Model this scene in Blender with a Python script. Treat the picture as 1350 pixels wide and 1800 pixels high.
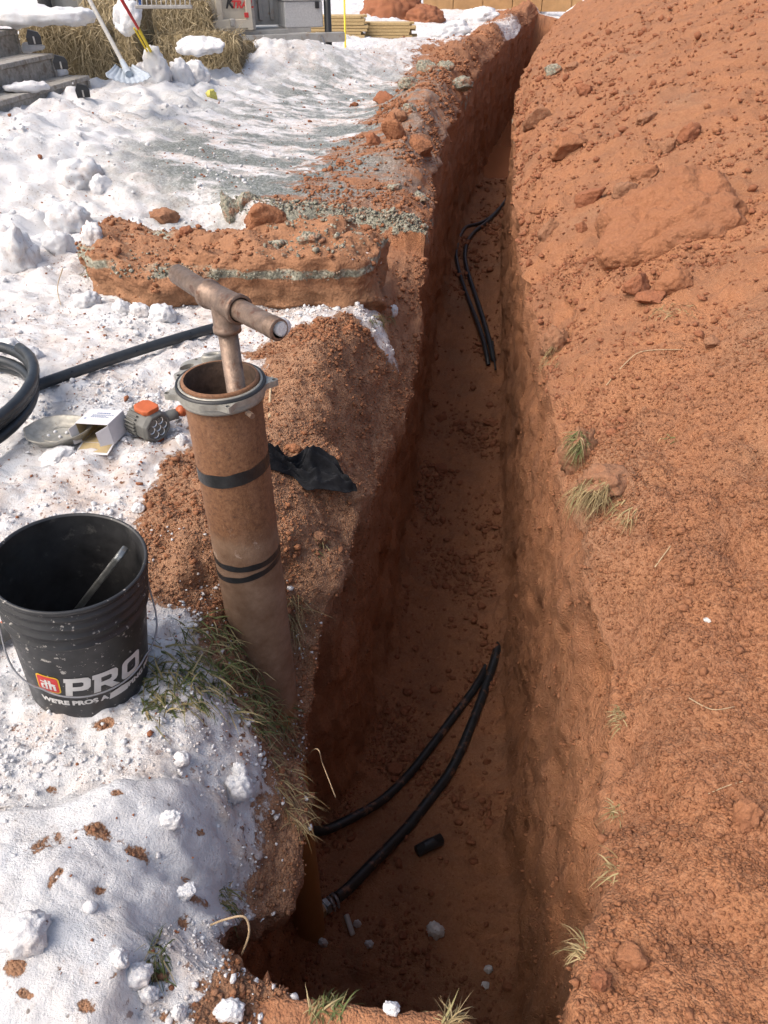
import bpy, bmesh, math, random
import numpy as np
from mathutils import Vector, Matrix, Euler

# ------------------------------------------------------------------ camera, sky, sun, exposure
scene = bpy.context.scene
for o in list(bpy.data.objects):
    bpy.data.objects.remove(o)
COL = scene.collection
PITCH, YAW, CZ = math.radians(38.0), math.radians(7.4), 1.35
cam_d = bpy.data.cameras.new('camera')
cam_d.sensor_fit = 'VERTICAL'; cam_d.sensor_height = 36.0; cam_d.lens = 25.0
cam_d.clip_start = 0.02; cam_d.clip_end = 2000
cam = bpy.data.objects.new('camera', cam_d); COL.objects.link(cam)
cam.location = (0, 0, CZ)
cam.rotation_euler = (math.pi / 2 - PITCH, 0, YAW)
scene.camera = cam
SUN_EL = math.radians(52)
SUN_DIR = Vector((-0.80, -0.55, 0)).normalized()          # horizontal direction towards the sun
world = bpy.data.worlds.new('World'); scene.world = world; world.use_nodes = True
wn = world.node_tree; bg = wn.nodes['Background']
sky = wn.nodes.new('ShaderNodeTexSky'); sky.sky_type = 'NISHITA'; sky.sun_disc = False
sky.sun_elevation = SUN_EL; sky.sun_rotation = math.atan2(SUN_DIR.x, SUN_DIR.y)
sky.air_density = 1.0; sky.dust_density = 6.0; sky.ozone_density = 0.6
wn.links.new(sky.outputs[0], bg.inputs[0]); bg.inputs[1].default_value = 0.15
sl = bpy.data.lights.new('sun', 'SUN'); sl.energy = 1.25; sl.angle = math.radians(48); sl.color = (1.0, 0.95, 0.88)
sun = bpy.data.objects.new('sun', sl); COL.objects.link(sun)
sdir = Vector((SUN_DIR.x * math.cos(SUN_EL), SUN_DIR.y * math.cos(SUN_EL), math.sin(SUN_EL)))
sun.rotation_euler = sdir.to_track_quat('Z', 'Y').to_euler()
vs = scene.view_settings
vs.view_transform = 'Standard'; vs.look = 'None'; vs.gamma = 1.0; vs.use_curve_mapping = False; vs.exposure = 0.60

rng = np.random.default_rng(7)
R = random.Random(11)
rad = math.radians
cY, sY, cP, sP = math.cos(YAW), math.sin(YAW), math.cos(PITCH), math.sin(PITCH)

def PX(px, py, z):
    """point of the place at height z that the photograph shows at pixel (px, py)"""
    u = (px - 675) / 1250; v = (900 - py) / 1250
    k = (CZ - z) / (sP - v * cP)
    l = u * k; f = (cP + v * sP) * k
    return Vector((l * cY - f * sY, l * sY + f * cY, z))
def PXY(px, py, Y):
    """the same, on the upright plane y = Y"""
    u = (px - 675) / 1250; v = (900 - py) / 1250; fw = cP + v * sP
    k = Y / (u * sY + fw * cY); l = u * k; f = fw * k
    return Vector((l * cY - f * sY, Y, CZ - k * (sP - v * cP)))
def W(lat, fwd, z):
    return Vector((lat * cY - fwd * sY, lat * sY + fwd * cY, z))

# ------------------------------------------------------------------ numpy noise
def _h(ix, iy, iz, seed):
    h = ix.astype(np.uint32) * np.uint32(374761393) + iy.astype(np.uint32) * np.uint32(668265263) + iz.astype(np.uint32) * np.uint32(2246822519) + np.uint32(seed * 3266489917 & 0xffffffff)
    h = (h ^ (h >> np.uint32(13))) * np.uint32(1274126177)
    h = (h ^ (h >> np.uint32(15))) * np.uint32(2654435761)
    return h ^ (h >> np.uint32(16))
def perlin(x, y, z, seed=0):
    x = np.asarray(x, np.float32); y = np.asarray(y, np.float32); z = np.asarray(z, np.float32)
    x, y, z = np.broadcast_arrays(x, y, z)
    x0 = np.floor(x); y0 = np.floor(y); z0 = np.floor(z)
    fx, fy, fz = x - x0, y - y0, z - z0
    ix, iy, iz = x0.astype(np.int32), y0.astype(np.int32), z0.astype(np.int32)
    ux = fx * fx * fx * (fx * (fx * 6 - 15) + 10); uy = fy * fy * fy * (fy * (fy * 6 - 15) + 10); uz = fz * fz * fz * (fz * (fz * 6 - 15) + 10)
    out = 0
    for a in (0, 1):
        wa = ux if a else 1 - ux
        for b in (0, 1):
            wb = wa * (uy if b else 1 - uy)
            for c in (0, 1):
                h = _h(ix + a, iy + b, iz + c, seed)
                g = ((h & np.uint32(1023)).astype(np.float32) / 511.5 - 1) * (fx - a) + (((h >> np.uint32(10)) & np.uint32(1023)).astype(np.float32) / 511.5 - 1) * (fy - b) + (((h >> np.uint32(20)) & np.uint32(1023)).astype(np.float32) / 511.5 - 1) * (fz - c)
                out = out + wb * (uz if c else 1 - uz) * g
    return out * 1.3
def fbm(x, y, z, oct=3, seed=0, gain=0.5):
    s = 0; a = 1.0; f = 1.0
    for i in range(oct):
        s = s + a * perlin(x * f, y * f, z * f, seed + i * 17); a *= gain; f *= 2.03
    return s
def worley(x, y, z, seed=0):
    """distance to the nearest cell point, 0..~1, and a cell random"""
    x = np.asarray(x, np.float32); y = np.asarray(y, np.float32); z = np.asarray(z, np.float32)
    x, y, z = np.broadcast_arrays(x, y, z)
    x0 = np.floor(x).astype(np.int32); y0 = np.floor(y).astype(np.int32); z0 = np.floor(z).astype(np.int32)
    fx, fy, fz = x - x0, y - y0, z - z0
    best = np.full(x.shape, 9, np.float32)
    for a in (-1, 0, 1):
        for b in (-1, 0, 1):
            for c in (-1, 0, 1):
                h = _h(x0 + a, y0 + b, z0 + c, seed)
                dx = a + (h & np.uint32(1023)).astype(np.float32) / 1023 - fx
                dy = b + ((h >> np.uint32(10)) & np.uint32(1023)).astype(np.float32) / 1023 - fy
                dz = c + ((h >> np.uint32(20)) & np.uint32(1023)).astype(np.float32) / 1023 - fz
                best = np.minimum(best, dx * dx + dy * dy + dz * dz)
    return np.sqrt(best)
def sst(a, b, x):
    t = np.clip((x - a) / (b - a), 0, 1); return t * t * (3 - 2 * t)

# ------------------------------------------------------------------ node materials
def new_mat(name):
    m = bpy.data.materials.new(name); m.use_nodes = True
    nt = m.node_tree; b = nt.nodes['Principled BSDF']
    return m, nt, b
class N:
    def __init__(s, nt): s.nt = nt
    def lk(s, a, b): s.nt.links.new(a, b)
    def val(s, node, i, v):
        if isinstance(v, (int, float)): node.inputs[i].default_value = v
        elif isinstance(v, tuple): node.inputs[i].default_value = v if len(v) == 4 or node.inputs[i].type == 'VECTOR' else v + (1,)
        else: s.lk(v, node.inputs[i])
    def co(s, kind='Object'): return s.nt.nodes.new('ShaderNodeTexCoord').outputs[kind]
    def mapping(s, v, scale):
        n = s.nt.nodes.new('ShaderNodeMapping'); s.lk(v, n.inputs[0]); n.inputs['Scale'].default_value = scale; return n.outputs[0]
    def noise(s, v, scale, detail=4, rough=0.55, out=0):
        n = s.nt.nodes.new('ShaderNodeTexNoise'); s.lk(v, n.inputs['Vector']); n.inputs['Scale'].default_value = scale; n.inputs['Detail'].default_value = detail; n.inputs['Roughness'].default_value = rough; return n.outputs[out]
    def vor(s, v, scale, feat='F1', out='Distance'):
        n = s.nt.nodes.new('ShaderNodeTexVoronoi'); n.feature = feat; s.lk(v, n.inputs['Vector']); n.inputs['Scale'].default_value = scale; return n.outputs[out]
    def ramp(s, f, stops):
        n = s.nt.nodes.new('ShaderNodeValToRGB'); s.lk(f, n.inputs[0]); e = n.color_ramp.elements
        while len(e) < len(stops): e.new(0.5)
        for i, (p, c) in enumerate(stops):
            e[i].position = p; e[i].color = (c, c, c, 1) if isinstance(c, (int, float)) else c + (1,)
        return n.outputs[0]
    def mix(s, f, a, b, mode='MIX'):
        n = s.nt.nodes.new('ShaderNodeMixRGB'); n.blend_type = mode; s.val(n, 0, f); s.val(n, 1, a); s.val(n, 2, b); return n.outputs[0]
    def math(s, op, a, b=0.0, clamp=False):
        n = s.nt.nodes.new('ShaderNodeMath'); n.operation = op; n.use_clamp = clamp; s.val(n, 0, a); s.val(n, 1, b); return n.outputs[0]
    def attr(s, name):
        n = s.nt.nodes.new('ShaderNodeAttribute'); n.attribute_name = name; return n.outputs['Fac']
    def bump(s, h, strength=0.5, dist=0.01, prev=None):
        n = s.nt.nodes.new('ShaderNodeBump'); n.inputs['Strength'].default_value = strength; n.inputs['Distance'].default_value = dist; s.lk(h, n.inputs['Height'])
        if prev is not None: s.lk(prev, n.inputs['Normal'])
        return n.outputs[0]
    def rnd(s): return s.nt.nodes.new('ShaderNodeNewGeometry').outputs['Random Per Island']

def soil_colour(n, co):
    big = n.noise(co, 1.3, 4); mid = n.noise(co, 9, 5); fine = n.noise(co, 70, 4, 0.7)
    c = n.ramp(big, [(0.33, (0.385, 0.186, 0.096)), (0.55, (0.41, 0.186, 0.090)), (0.72, (0.35, 0.194, 0.112))])
    c = n.mix(n.ramp(mid, [(0.35, 0.0), (0.7, 0.6)]), c, (0.32, 0.148, 0.082))
    c = n.mix(n.ramp(n.noise(co, 3.1, 6, 0.65), [(0.46, 0.0), (0.68, 0.65)]), c, (0.245, 0.122, 0.070))
    c = n.mix(n.ramp(fine, [(0.3, 0.5), (0.55, 0.0)]), c, (0.24, 0.098, 0.05))
    c = n.mix(n.ramp(fine, [(0.55, 0.0), (0.8, 0.5)]), c, (0.47, 0.27, 0.165))
    return c
def mat_terrain():
    m, nt, b = new_mat('terrain'); n = N(nt); co = n.co()
    soil = soil_colour(n, co)
    soil = n.mix(n.math('MULTIPLY', n.attr('top'), 0.7), soil, n.ramp(n.noise(co, 30, 6, 0.7), [(0.3, (0.19, 0.105, 0.062)), (0.55, (0.35, 0.205, 0.125)), (0.75, (0.46, 0.29, 0.185))]))
    # gravel crust of the drive
    gv = n.vor(co, 95, out='Color')
    gsep = nt.nodes.new('ShaderNodeSeparateColor'); n.lk(gv, gsep.inputs[0])
    grav = n.ramp(gsep.outputs[0], [(0.0, (0.16, 0.155, 0.12)), (0.5, (0.27, 0.265, 0.205)), (0.9, (0.40, 0.385, 0.31)), (1.0, (0.32, 0.18, 0.12))])
    # snow
    d1 = n.noise(co, 2.2, 5); d2 = n.noise(co, 14, 5, 0.65); sp = n.noise(co, 55, 3, 0.6)
    dirt = n.attr('dirt')
    snowc = n.mix(n.math('MULTIPLY', dirt, n.ramp(d2, [(0.35, 0.0), (0.65, 1.0)])), (0.68, 0.69, 0.705), (0.52, 0.42, 0.36))
    snowc = n.mix(n.math('MULTIPLY', n.ramp(d1, [(0.38, 0.0), (0.65, 0.8)]), n.ramp(d2, [(0.4, 0.0), (0.7, 0.7)])), snowc, (0.55, 0.50, 0.46))
    speck = n.ramp(sp, [(0.62, 0.0), (0.66, 1.0)])
    speckamt = n.math('ADD', n.math('MULTIPLY', dirt, 1.0), n.ramp(d1, [(0.5, 0.0), (0.65, 0.6)]), True)
    snowc = n.mix(n.math('MULTIPLY', speck, speckamt), snowc, (0.20, 0.10, 0.06))
    bsp = n.ramp(n.vor(co, 32), [(0.09, 0.75), (0.13, 0.0)])
    snowc = n.mix(n.math('MULTIPLY', bsp, n.ramp(d2, [(0.5, 0.0), (0.58, 1.0)])), snowc, (0.10, 0.075, 0.055))
    edge = n.math('ADD', n.attr('snow'), n.math('MULTIPLY', n.math('SUBTRACT', n.noise(co, 24, 7, 0.75), 0.5), 1.5))
    sf = n.ramp(edge, [(0.46, 0.0), (0.54, 1.0)])
    gedge = n.math('ADD', n.attr('gravel'), n.math('MULTIPLY', n.math('SUBTRACT', n.noise(co, 26, 6, 0.7), 0.5), 0.8))
    gf = n.ramp(gedge, [(0.46, 0.0), (0.56, 1.0)])
    col = n.mix(gf, soil, grav)
    col = n.mix(sf, col, snowc)
    ice = n.attr('ice')
    iced = n.math('MULTIPLY', ice, n.ramp(n.noise(n.mapping(co, (1.0, 1.7, 1.0)), 2.4, 7, 0.7), [(0.44, 0.0), (0.53, 1.0)]), True)
    icec = n.mix(n.ramp(gsep.outputs[1], [(0.55, 0.0), (0.75, 0.5)]), (0.17, 0.185, 0.165), (0.50, 0.51, 0.50))
    col = n.mix(iced, col, icec)
    n.lk(col, b.inputs['Base Color'])
    rough = n.mix(iced, (0.9, 0.9, 0.9), (0.3, 0.3, 0.3))
    n.lk(rough, b.inputs['Roughness'])
    b.inputs['Specular IOR Level'].default_value = 0.25
    vd = n.vor(co, 120); v2 = n.vor(co, 210)
    gr_ = n.math('ADD', n.math('MULTIPLY', n.math('MULTIPLY', vd, vd), -1.0), n.math('MULTIPLY', n.math('MULTIPLY', v2, v2), -1.0))
    h = n.math('ADD', n.math('ADD', n.math('MULTIPLY', n.noise(co, 190, 4, 0.75), 1.0), n.math('MULTIPLY', n.noise(co, 60, 4, 0.7), n.math('ADD', 0.35, n.math('MULTIPLY', sf, 0.8)))), n.math('MULTIPLY', gr_, n.math('SUBTRACT', 1.0, sf)))
    bn = nt.nodes.new('ShaderNodeBump'); bn.inputs['Distance'].default_value = 0.009; n.lk(h, bn.inputs['Height'])
    n.lk(n.mix(sf, (0.7, 0.7, 0.7), (0.7, 0.7, 0.7)), bn.inputs['Strength']); n.lk(bn.outputs[0], b.inputs['Normal'])
    return m
def mat_soilrock(name='soil_clod', tint=(0.42, 0.19, 0.10), k=0.3):
    m, nt, b = new_mat(name); n = N(nt); co = n.co()
    c = n.mix(1.0, n.mix(k, soil_colour(n, co), tint), (0.80, 0.78, 0.78), 'MULTIPLY')
    c = n.mix(n.ramp(n.noise(co, 28, 5, 0.7), [(0.45, 0.0), (0.65, 0.5)]), c, (0.27, 0.115, 0.06))
    n.lk(c, b.inputs['Base Color']); b.inputs['Roughness'].default_value = 0.92; b.inputs['Specular IOR Level'].default_value = 0.2
    h = n.math('ADD', n.noise(co, 90, 5, 0.7), n.math('MULTIPLY', n.vor(co, 60), -0.6))
    n.lk(n.bump(h, 0.8, 0.010), b.inputs['Normal']); return m
def mat_gravel(name='gravel_crust'):
    m, nt, b = new_mat(name); n = N(nt); co = n.co()
    gv = n.vor(co, 80, out='Color'); s = nt.nodes.new('ShaderNodeSeparateColor'); n.lk(gv, s.inputs[0])
    c = n.ramp(s.outputs[0], [(0.0, (0.15, 0.145, 0.11)), (0.5, (0.25, 0.245, 0.19)), (0.85, (0.38, 0.365, 0.29)), (1.0, (0.30, 0.16, 0.10))])
    c = n.mix(n.ramp(n.noise(co, 12, 5), [(0.52, 0.0), (0.66, 0.85)]), c, (0.30, 0.125, 0.06))
    n.lk(c, b.inputs['Base Color']); b.inputs['Roughness'].default_value = 0.9
    n.lk(n.bump(n.math('ADD', n.noise(co, 120, 4), n.math('MULTIPLY', n.vor(co, 80), -1.2)), 0.8, 0.008), b.inputs['Normal']); return m
def mat_snow(name='snow', dirty=0.5):
    m, nt, b = new_mat(name); n = N(nt); co = n.co()
    d2 = n.noise(co, 13, 5, 0.65); sp = n.noise(co, 55, 3, 0.6)
    c = n.mix(n.ramp(d2, [(0.42, 0.0), (0.75, dirty)]), (0.68, 0.69, 0.705), (0.52, 0.43, 0.375))
    c = n.mix(n.math('MULTIPLY', n.ramp(sp, [(0.66, 0.0), (0.70, 1.0)]), dirty), c, (0.22, 0.11, 0.07))
    n.lk(c, b.inputs['Base Color']); b.inputs['Roughness'].default_value = 0.8; b.inputs['Specular IOR Level'].default_value = 0.25
    n.lk(n.bump(n.math('ADD', n.noise(co, 40, 5, 0.7), n.noise(co, 130, 4, 0.7)), 0.6, 0.010), b.inputs['Normal']); return m
def mat_plain(name, col, rough=0.6, metal=0.0, var=0.25, scale=30, bump=0.1, wear=None, wearlo=0.62, wearhi=0.7, wscale=40, spec=0.5):
    m, nt, b = new_mat(name); n = N(nt); co = n.co()
    ns = n.noise(co, scale, 5, 0.65)
    dark = tuple(x * (1 - var) for x in col); lite = tuple(min(1, x * (1 + var)) for x in col)
    c = n.ramp(ns, [(0.3, dark), (0.7, lite)])
    if wear is not None:
        c = n.mix(n.ramp(n.noise(co, wscale, 6, 0.7), [(wearlo, 0.0), (wearhi, 1.0)]), c, wear)
    n.lk(c, b.inputs['Base Color']); b.inputs['Metallic'].default_value = metal; b.inputs['Specular IOR Level'].default_value = spec
    r = n.ramp(n.noise(co, scale * 1.7, 4), [(0.3, max(0, rough - 0.12)), (0.7, min(1, rough + 0.12))]); n.lk(r, b.inputs['Roughness'])
    if bump: n.lk(n.bump(n.noise(co, scale * 4, 4, 0.6), bump, 0.004), b.inputs['Normal'])
    return m
def mat_island(name, stops, rough=0.8, wear=None, sss=False):
    m, nt, b = new_mat(name); n = N(nt)
    c = n.ramp(n.rnd(), stops)
    c = n.mix(n.ramp(n.noise(n.co(), 45, 3), [(0.35, 0.35), (0.6, 0.0)]), c, tuple(x * 0.5 for x in stops[0][1]))
    n.lk(c, b.inputs['Base Color']); b.inputs['Roughness'].default_value = rough; b.inputs['Specular IOR Level'].default_value = 0.3
    return m
def mat_rust(name='rusty_casing'):
    m, nt, b = new_mat(name); n = N(nt); co = n.co()
    a = n.noise(co, 100, 6, 0.8); d = n.noise(n.mapping(co, (1, 1, 0.35)), 9, 6, 0.65); e = n.noise(co, 22, 6, 0.7)
    c = n.ramp(a, [(0.3, (0.06, 0.028, 0.017)), (0.48, (0.16, 0.071, 0.031)), (0.7, (0.25, 0.125, 0.060))])
    c = n.mix(n.ramp(d, [(0.45, 0.0), (0.62, 0.35)]), c, (0.30, 0.165, 0.10))
    sepz = nt.nodes.new('ShaderNodeSeparateXYZ'); n.lk(co, sepz.inputs[0])
    # dried clay film where the pipe stood in the ground: starts at a wavy line, with pale salt blotches
    zl = n.math('ADD', sepz.outputs[2], n.math('MULTIPLY', n.math('SUBTRACT', n.noise(co, 7, 4), 0.5), 0.22))
    clay = n.math('MULTIPLY', n.math('SUBTRACT', 0.27, zl), 16.0, True)
    claycol = n.ramp(n.noise(co, 16, 6, 0.7), [(0.35, (0.16, 0.09, 0.05)), (0.55, (0.23, 0.145, 0.092)), (0.75, (0.31, 0.215, 0.148))])
    c = n.mix(n.math('MULTIPLY', clay, 0.85), c, claycol)
    zb = n.ramp(zl, [(0.10, 0.0), (0.17, 1.0), (0.24, 1.0), (0.30, 0.0)])
    c = n.mix(n.math('MULTIPLY', zb, n.ramp(e, [(0.60, 0.0), (0.68, 0.7)])), c, (0.55, 0.44, 0.36))
    c = n.mix(n.ramp(n.math('MULTIPLY', n.math('SUBTRACT', -0.42, sepz.outputs[2]), 8.0, True), [(0, 0.0), (1, 0.8)]), c, (0.34, 0.17, 0.045))
    n.lk(c, b.inputs['Base Color']); b.inputs['Roughness'].default_value = 0.78; b.inputs['Metallic'].default_value = 0.0
    n.lk(n.bump(n.math('ADD', a, n.noise(co, 180, 3)), 0.35, 0.003), b.inputs['Normal']); return m
M = {}
M['terrain'] = mat_terrain()
M['clod'] = mat_soilrock(); M['redclod'] = mat_soilrock('red_clod', (0.36, 0.135, 0.075), 0.5); M['browncl'] = mat_soilrock('brown_clod', (0.37, 0.22, 0.14), 0.5)
M['gravel'] = mat_gravel(); M['snow'] = mat_snow('snow', 0.35); M['dsnow'] = mat_snow('dirty_snow', 0.85)
M['rust'] = mat_rust()
M['rustpipe'] = mat_plain('brown_iron_pipe', (0.20, 0.140, 0.105), 0.45, 0.4, 0.35, 60, 0.25, (0.13, 0.065, 0.04), 0.54, 0.62, 34)
M['bore'] = mat_plain('dark_casing_bore', (0.075, 0.045, 0.030), 0.9, 0, 0.5, 40, 0.5)
M['alu'] = mat_plain('weathered_aluminium', (0.32, 0.31, 0.275), 0.5, 0.3, 0.25, 40, 0.15, (0.24, 0.20, 0.16), 0.6, 0.7, 45)
M['poly'] = mat_plain('black_poly_pipe', (0.021, 0.025, 0.029), 0.38, 0, 0.35, 20, 0.08, (0.22, 0.12, 0.08), 0.66, 0.74, 18)
M['polymud'] = mat_plain('muddy_poly_pipe', (0.020, 0.024, 0.026), 0.4, 0, 0.35, 20, 0.08, (0.20, 0.105, 0.065), 0.56, 0.66, 14)
M['tape'] = mat_plain('black_tape', (0.018, 0.019, 0.02), 0.4, 0, 0.3, 60, 0.15)
M['bucket'] = mat_plain('black_bucket_plastic', (0.022, 0.023, 0.025), 0.45, 0, 0.4, 14, 0.06, (0.36, 0.34, 0.31), 0.625, 0.64, 60)
M['bucketin'] = mat_plain('scuffed_bucket_inside', (0.020, 0.020, 0.021), 0.6, 0, 0.5, 18, 0.1, (0.10, 0.095, 0.085), 0.60, 0.75, 26)
M['wire'] = mat_plain('bail_wire', (0.30, 0.30, 0.31), 0.45, 0.7, 0.2, 40, 0)
M['white'] = mat_plain('worn_white_print', (0.56, 0.55, 0.53), 0.6, 0, 0.08, 40, 0, (0.05, 0.05, 0.05), 0.66, 0.70, 55)
M['red'] = mat_plain('red_print', (0.52, 0.035, 0.035), 0.55, 0, 0.1, 40, 0)
M['yellow'] = mat_plain('yellow_print', (0.75, 0.50, 0.03), 0.55, 0, 0.1, 40, 0)
M['steel'] = mat_plain('grey_tool_steel', (0.30, 0.31, 0.30), 0.42, 0.8, 0.25, 40, 0.1)
M['brass'] = mat_plain('dull_brass', (0.36, 0.30, 0.20), 0.4, 0.85, 0.25, 60, 0.1)
M['ptfe'] = mat_plain('white_plastic', (0.58, 0.58, 0.56), 0.5, 0, 0.1, 40, 0)
M['card'] = mat_plain('white_card', (0.58, 0.57, 0.58), 0.7, 0, 0.06, 30, 0)
M['kraft'] = mat_plain('kraft_card', (0.36, 0.28, 0.15), 0.8, 0, 0.1, 60, 0)
M['ink'] = mat_plain('blue_ink', (0.16, 0.22, 0.34), 0.7, 0, 0.1, 60, 0)
M['ltgrey'] = mat_plain('grey_rubber', (0.125, 0.125, 0.115), 0.6, 0, 0.2, 40, 0.1, (0.3, 0.27, 0.23), 0.68, 0.76, 50)
M['orange'] = mat_plain('orange_plastic', (0.46, 0.105, 0.03), 0.55, 0, 0.15, 40, 0.05)
M['chrome'] = mat_plain('reflector', (0.78, 0.78, 0.75), 0.25, 0.6, 0.1, 40, 0)
M['cloth'] = mat_plain('black_cloth', (0.012, 0.013, 0.016), 0.9, 0, 0.4, 60, 0.3, (0.10, 0.06, 0.04), 0.72, 0.76, 70, 0.2)
M['grass'] = mat_island('grass_blade', [(0.0, (0.07, 0.095, 0.03)), (0.35, (0.11, 0.135, 0.045)), (0.6, (0.22, 0.19, 0.08)), (0.85, (0.34, 0.27, 0.14)), (1.0, (0.42, 0.34, 0.19))])
M['straw'] = mat_island('dry_grass', [(0.0, (0.22, 0.15, 0.07)), (0.5, (0.33, 0.25, 0.125)), (0.85, (0.42, 0.33, 0.18)), (1.0, (0.16, 0.17, 0.06))])
M['hay'] = mat_island('hay', [(0.0, (0.20, 0.155, 0.085)), (0.5, (0.36, 0.285, 0.165)), (0.85, (0.50, 0.41, 0.25)), (1.0, (0.60, 0.50, 0.33))])
M['haycore'] = mat_plain('hay_core', (0.20, 0.15, 0.075), 0.95, 0, 0.5, 40, 0.6)
M['wood'] = mat_plain('weathered_board', (0.30, 0.285, 0.26), 0.85, 0, 0.3, 25, 0.3, (0.19, 0.16, 0.13), 0.52, 0.64, 12)
M['black'] = mat_plain('black_plastic', (0.020, 0.021, 0.023), 0.5, 0, 0.3, 30, 0.05)
M['lumber'] = mat_island('fresh_lumber', [(0.0, (0.36, 0.25, 0.12)), (0.5, (0.46, 0.33, 0.16)), (1.0, (0.55, 0.41, 0.22))])
M['cream'] = mat_plain('cream_trailer_paint', (0.50, 0.455, 0.37), 0.5, 0, 0.08, 6, 0, (0.42, 0.36, 0.28), 0.58, 0.72, 5)
M['frame_and_shade'] = mat_plain('galvanised_and_shade_grey', (0.36, 0.35, 0.325), 0.5, 0.2, 0.15, 10, 0.05, (0.30, 0.24, 0.19), 0.58, 0.7, 9)
M['plate'] = mat_plain('checker_plate', (0.48, 0.48, 0.47), 0.5, 0.1, 0.15, 60, 0.6)
M['rubber'] = mat_plain('tyre_rubber', (0.03, 0.03, 0.032), 0.8, 0, 0.2, 30, 0.2)
M['paley'] = mat_plain('yellow_paint', (0.72, 0.55, 0.03), 0.5, 0, 0.1, 30, 0)
M['blue'] = mat_plain('blue_plastic', (0.03, 0.10, 0.33), 0.5, 0, 0.15, 30, 0)
M['shovel'] = mat_plain('pale_shovel_plastic', (0.36, 0.41, 0.46), 0.5, 0, 0.12, 20, 0.05)
M['handle'] = mat_plain('grey_handle', (0.33, 0.32, 0.30), 0.6, 0, 0.2, 30, 0.05)
M['ply'] = mat_plain('orange_tan_panel', (0.40, 0.235, 0.105), 0.8, 0, 0.18, 4, 0.05)
M['redwall'] = mat_plain('red_siding', (0.40, 0.10, 0.09), 0.6, 0, 0.1, 4, 0.0)
M['foam'] = mat_plain('yellow_foam', (0.60, 0.55, 0.14), 0.8, 0, 0.25, 60, 0.3)
def mat_water():
    m, nt, b = new_mat('muddy_water'); n = N(nt)
    b.inputs['Base Color'].default_value = (0.36, 0.15, 0.07, 1); b.inputs['Roughness'].default_value = 0.08
    n.lk(n.bump(n.noise(n.co(), 6, 3), 0.02, 0.01), b.inputs['Normal']); return m
M['water'] = mat_water()

# ------------------------------------------------------------------ terrain: a swept cross-section of yard, trench and spoil heap
def pxs(pts): return [PX(*p) for p in pts]
def interp(Y, pts): return np.interp(Y, [p[0] for p in pts], [p[1] for p in pts])
def centre(Y):
    Y = np.asarray(Y, float); return np.where(Y > 9, 0.35 * (np.maximum(Y - 9, 0) / 5) ** 1.3, 0)
XL_P = [(-1, -.2), (.42, -.2), (.455, -.30), (.50, -.37), (.57, -.375), (.66, -.315), (.77, -.29), (.88, -.29), (1.0, -.335), (1.12, -.39), (1.33, -.43), (1.55, -.345), (1.92, -.325), (2.67, -.32), (3.2, -.27), (3.9, -.29), (4.3, -.29), (5, -.33), (6.4, -.37), (9, -.30), (40, -.30)]
XLW_P = [(-1, -.5), (.5, -.56), (1.2, -.57), (1.33, -.535), (1.5, -.60), (1.82, -.62), (2.1, -.46), (2.6, -.42), (4.2, -.40), (7, -.40), (9, -.34), (40, -.34)]
XR_P = [(-1, .2), (.42, .23), (.56, .275), (.7, .345), (.84, .36), (1.05, .40), (1.32, .42), (1.94, .365), (2.2, .36), (3.0, .35), (4.0, .29), (5.4, .24), (7.3, .26), (9, .28), (11.4, .26), (40, .27)]
XRW_P = [(-1, .43), (1.2, .43), (1.8, .425), (3.8, .395), (7, .34), (9, .31), (40, .31)]
ZF_P = [(-1, -2.2), (3, -2.2), (4, -2.1), (7, -1.8), (9, -1.62), (12.6, -1.52), (13.5, -1.76), (19, -1.74), (20, -1.5), (40, -1.5)]
def wob(Y, amp, seed): return amp * (perlin(Y * 2.3, 0.5 + 0 * Y, 0.5 + 0 * Y, seed) + 0.5 * perlin(Y * 6.1, 0.5 + 0 * Y, 0.5 + 0 * Y, seed + 1) + 0.3 * perlin(Y * 17, 0.5 + 0 * Y, 0.5 + 0 * Y, seed + 2))
def fXL(Y): return interp(Y, XL_P) + centre(Y) + wob(Y, .035, 3) * sst(.4, .8, Y)
def fXR(Y): return interp(Y, XR_P) + centre(Y) + wob(Y, .03, 9) * sst(.4, .8, Y)
def fXLW(Y): return interp(Y, XLW_P) + centre(Y) + wob(Y, .02, 21)
def fXRW(Y): return interp(Y, XRW_P) + centre(Y) + wob(Y, .02, 31)
def fZF(Y): return interp(Y, ZF_P)
XB_PX = [(330, 1720, 0), (365, 1590, 0), (390, 1500, 0), (400, 1400, 0), (420, 1300, 0), (400, 1180, 0), (330, 1090, 0), (285, 1000, 0), (262, 900, 0), (300, 815, 0), (420, 700, 0), (470, 640, 0), (560, 590, .03), (650, 560, 0), (640, 440, .1), (500, 385, .15), (470, 352, .15), (600, 262, .15), (690, 160, .2), (755, 100, .2), (850, 50, .2)]
_b = sorted([(PX(*p).y, PX(*p).x) for p in XB_PX])
def fXB(Y): return np.interp(Y, [a for a, _ in _b], [c for _, c in _b]) + .03 * (1 - sst(.9, 1.2, np.asarray(Y)))
def polysdf(X, Y, poly):
    """signed distance to a polygon, positive inside"""
    d = np.full(X.shape, 1e9); ins = np.zeros(X.shape, bool); k = len(poly)
    for i in range(k):
        ax, ay = poly[i][:2]; bx, by = poly[(i + 1) % k][:2]
        ex, ey = bx - ax, by - ay
        t = np.clip(((X - ax) * ex + (Y - ay) * ey) / (ex * ex + ey * ey), 0, 1)
        d = np.minimum(d, (X - ax - t * ex) ** 2 + (Y - ay - t * ey) ** 2)
        c = ((ay > Y) != (by > Y)); xi = ex * (Y - ay) / (ey if abs(ey) > 1e-9 else 1e-9) + ax
        ins ^= c & (X < xi)
    return np.where(ins, 1, -1) * np.sqrt(d)
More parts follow.
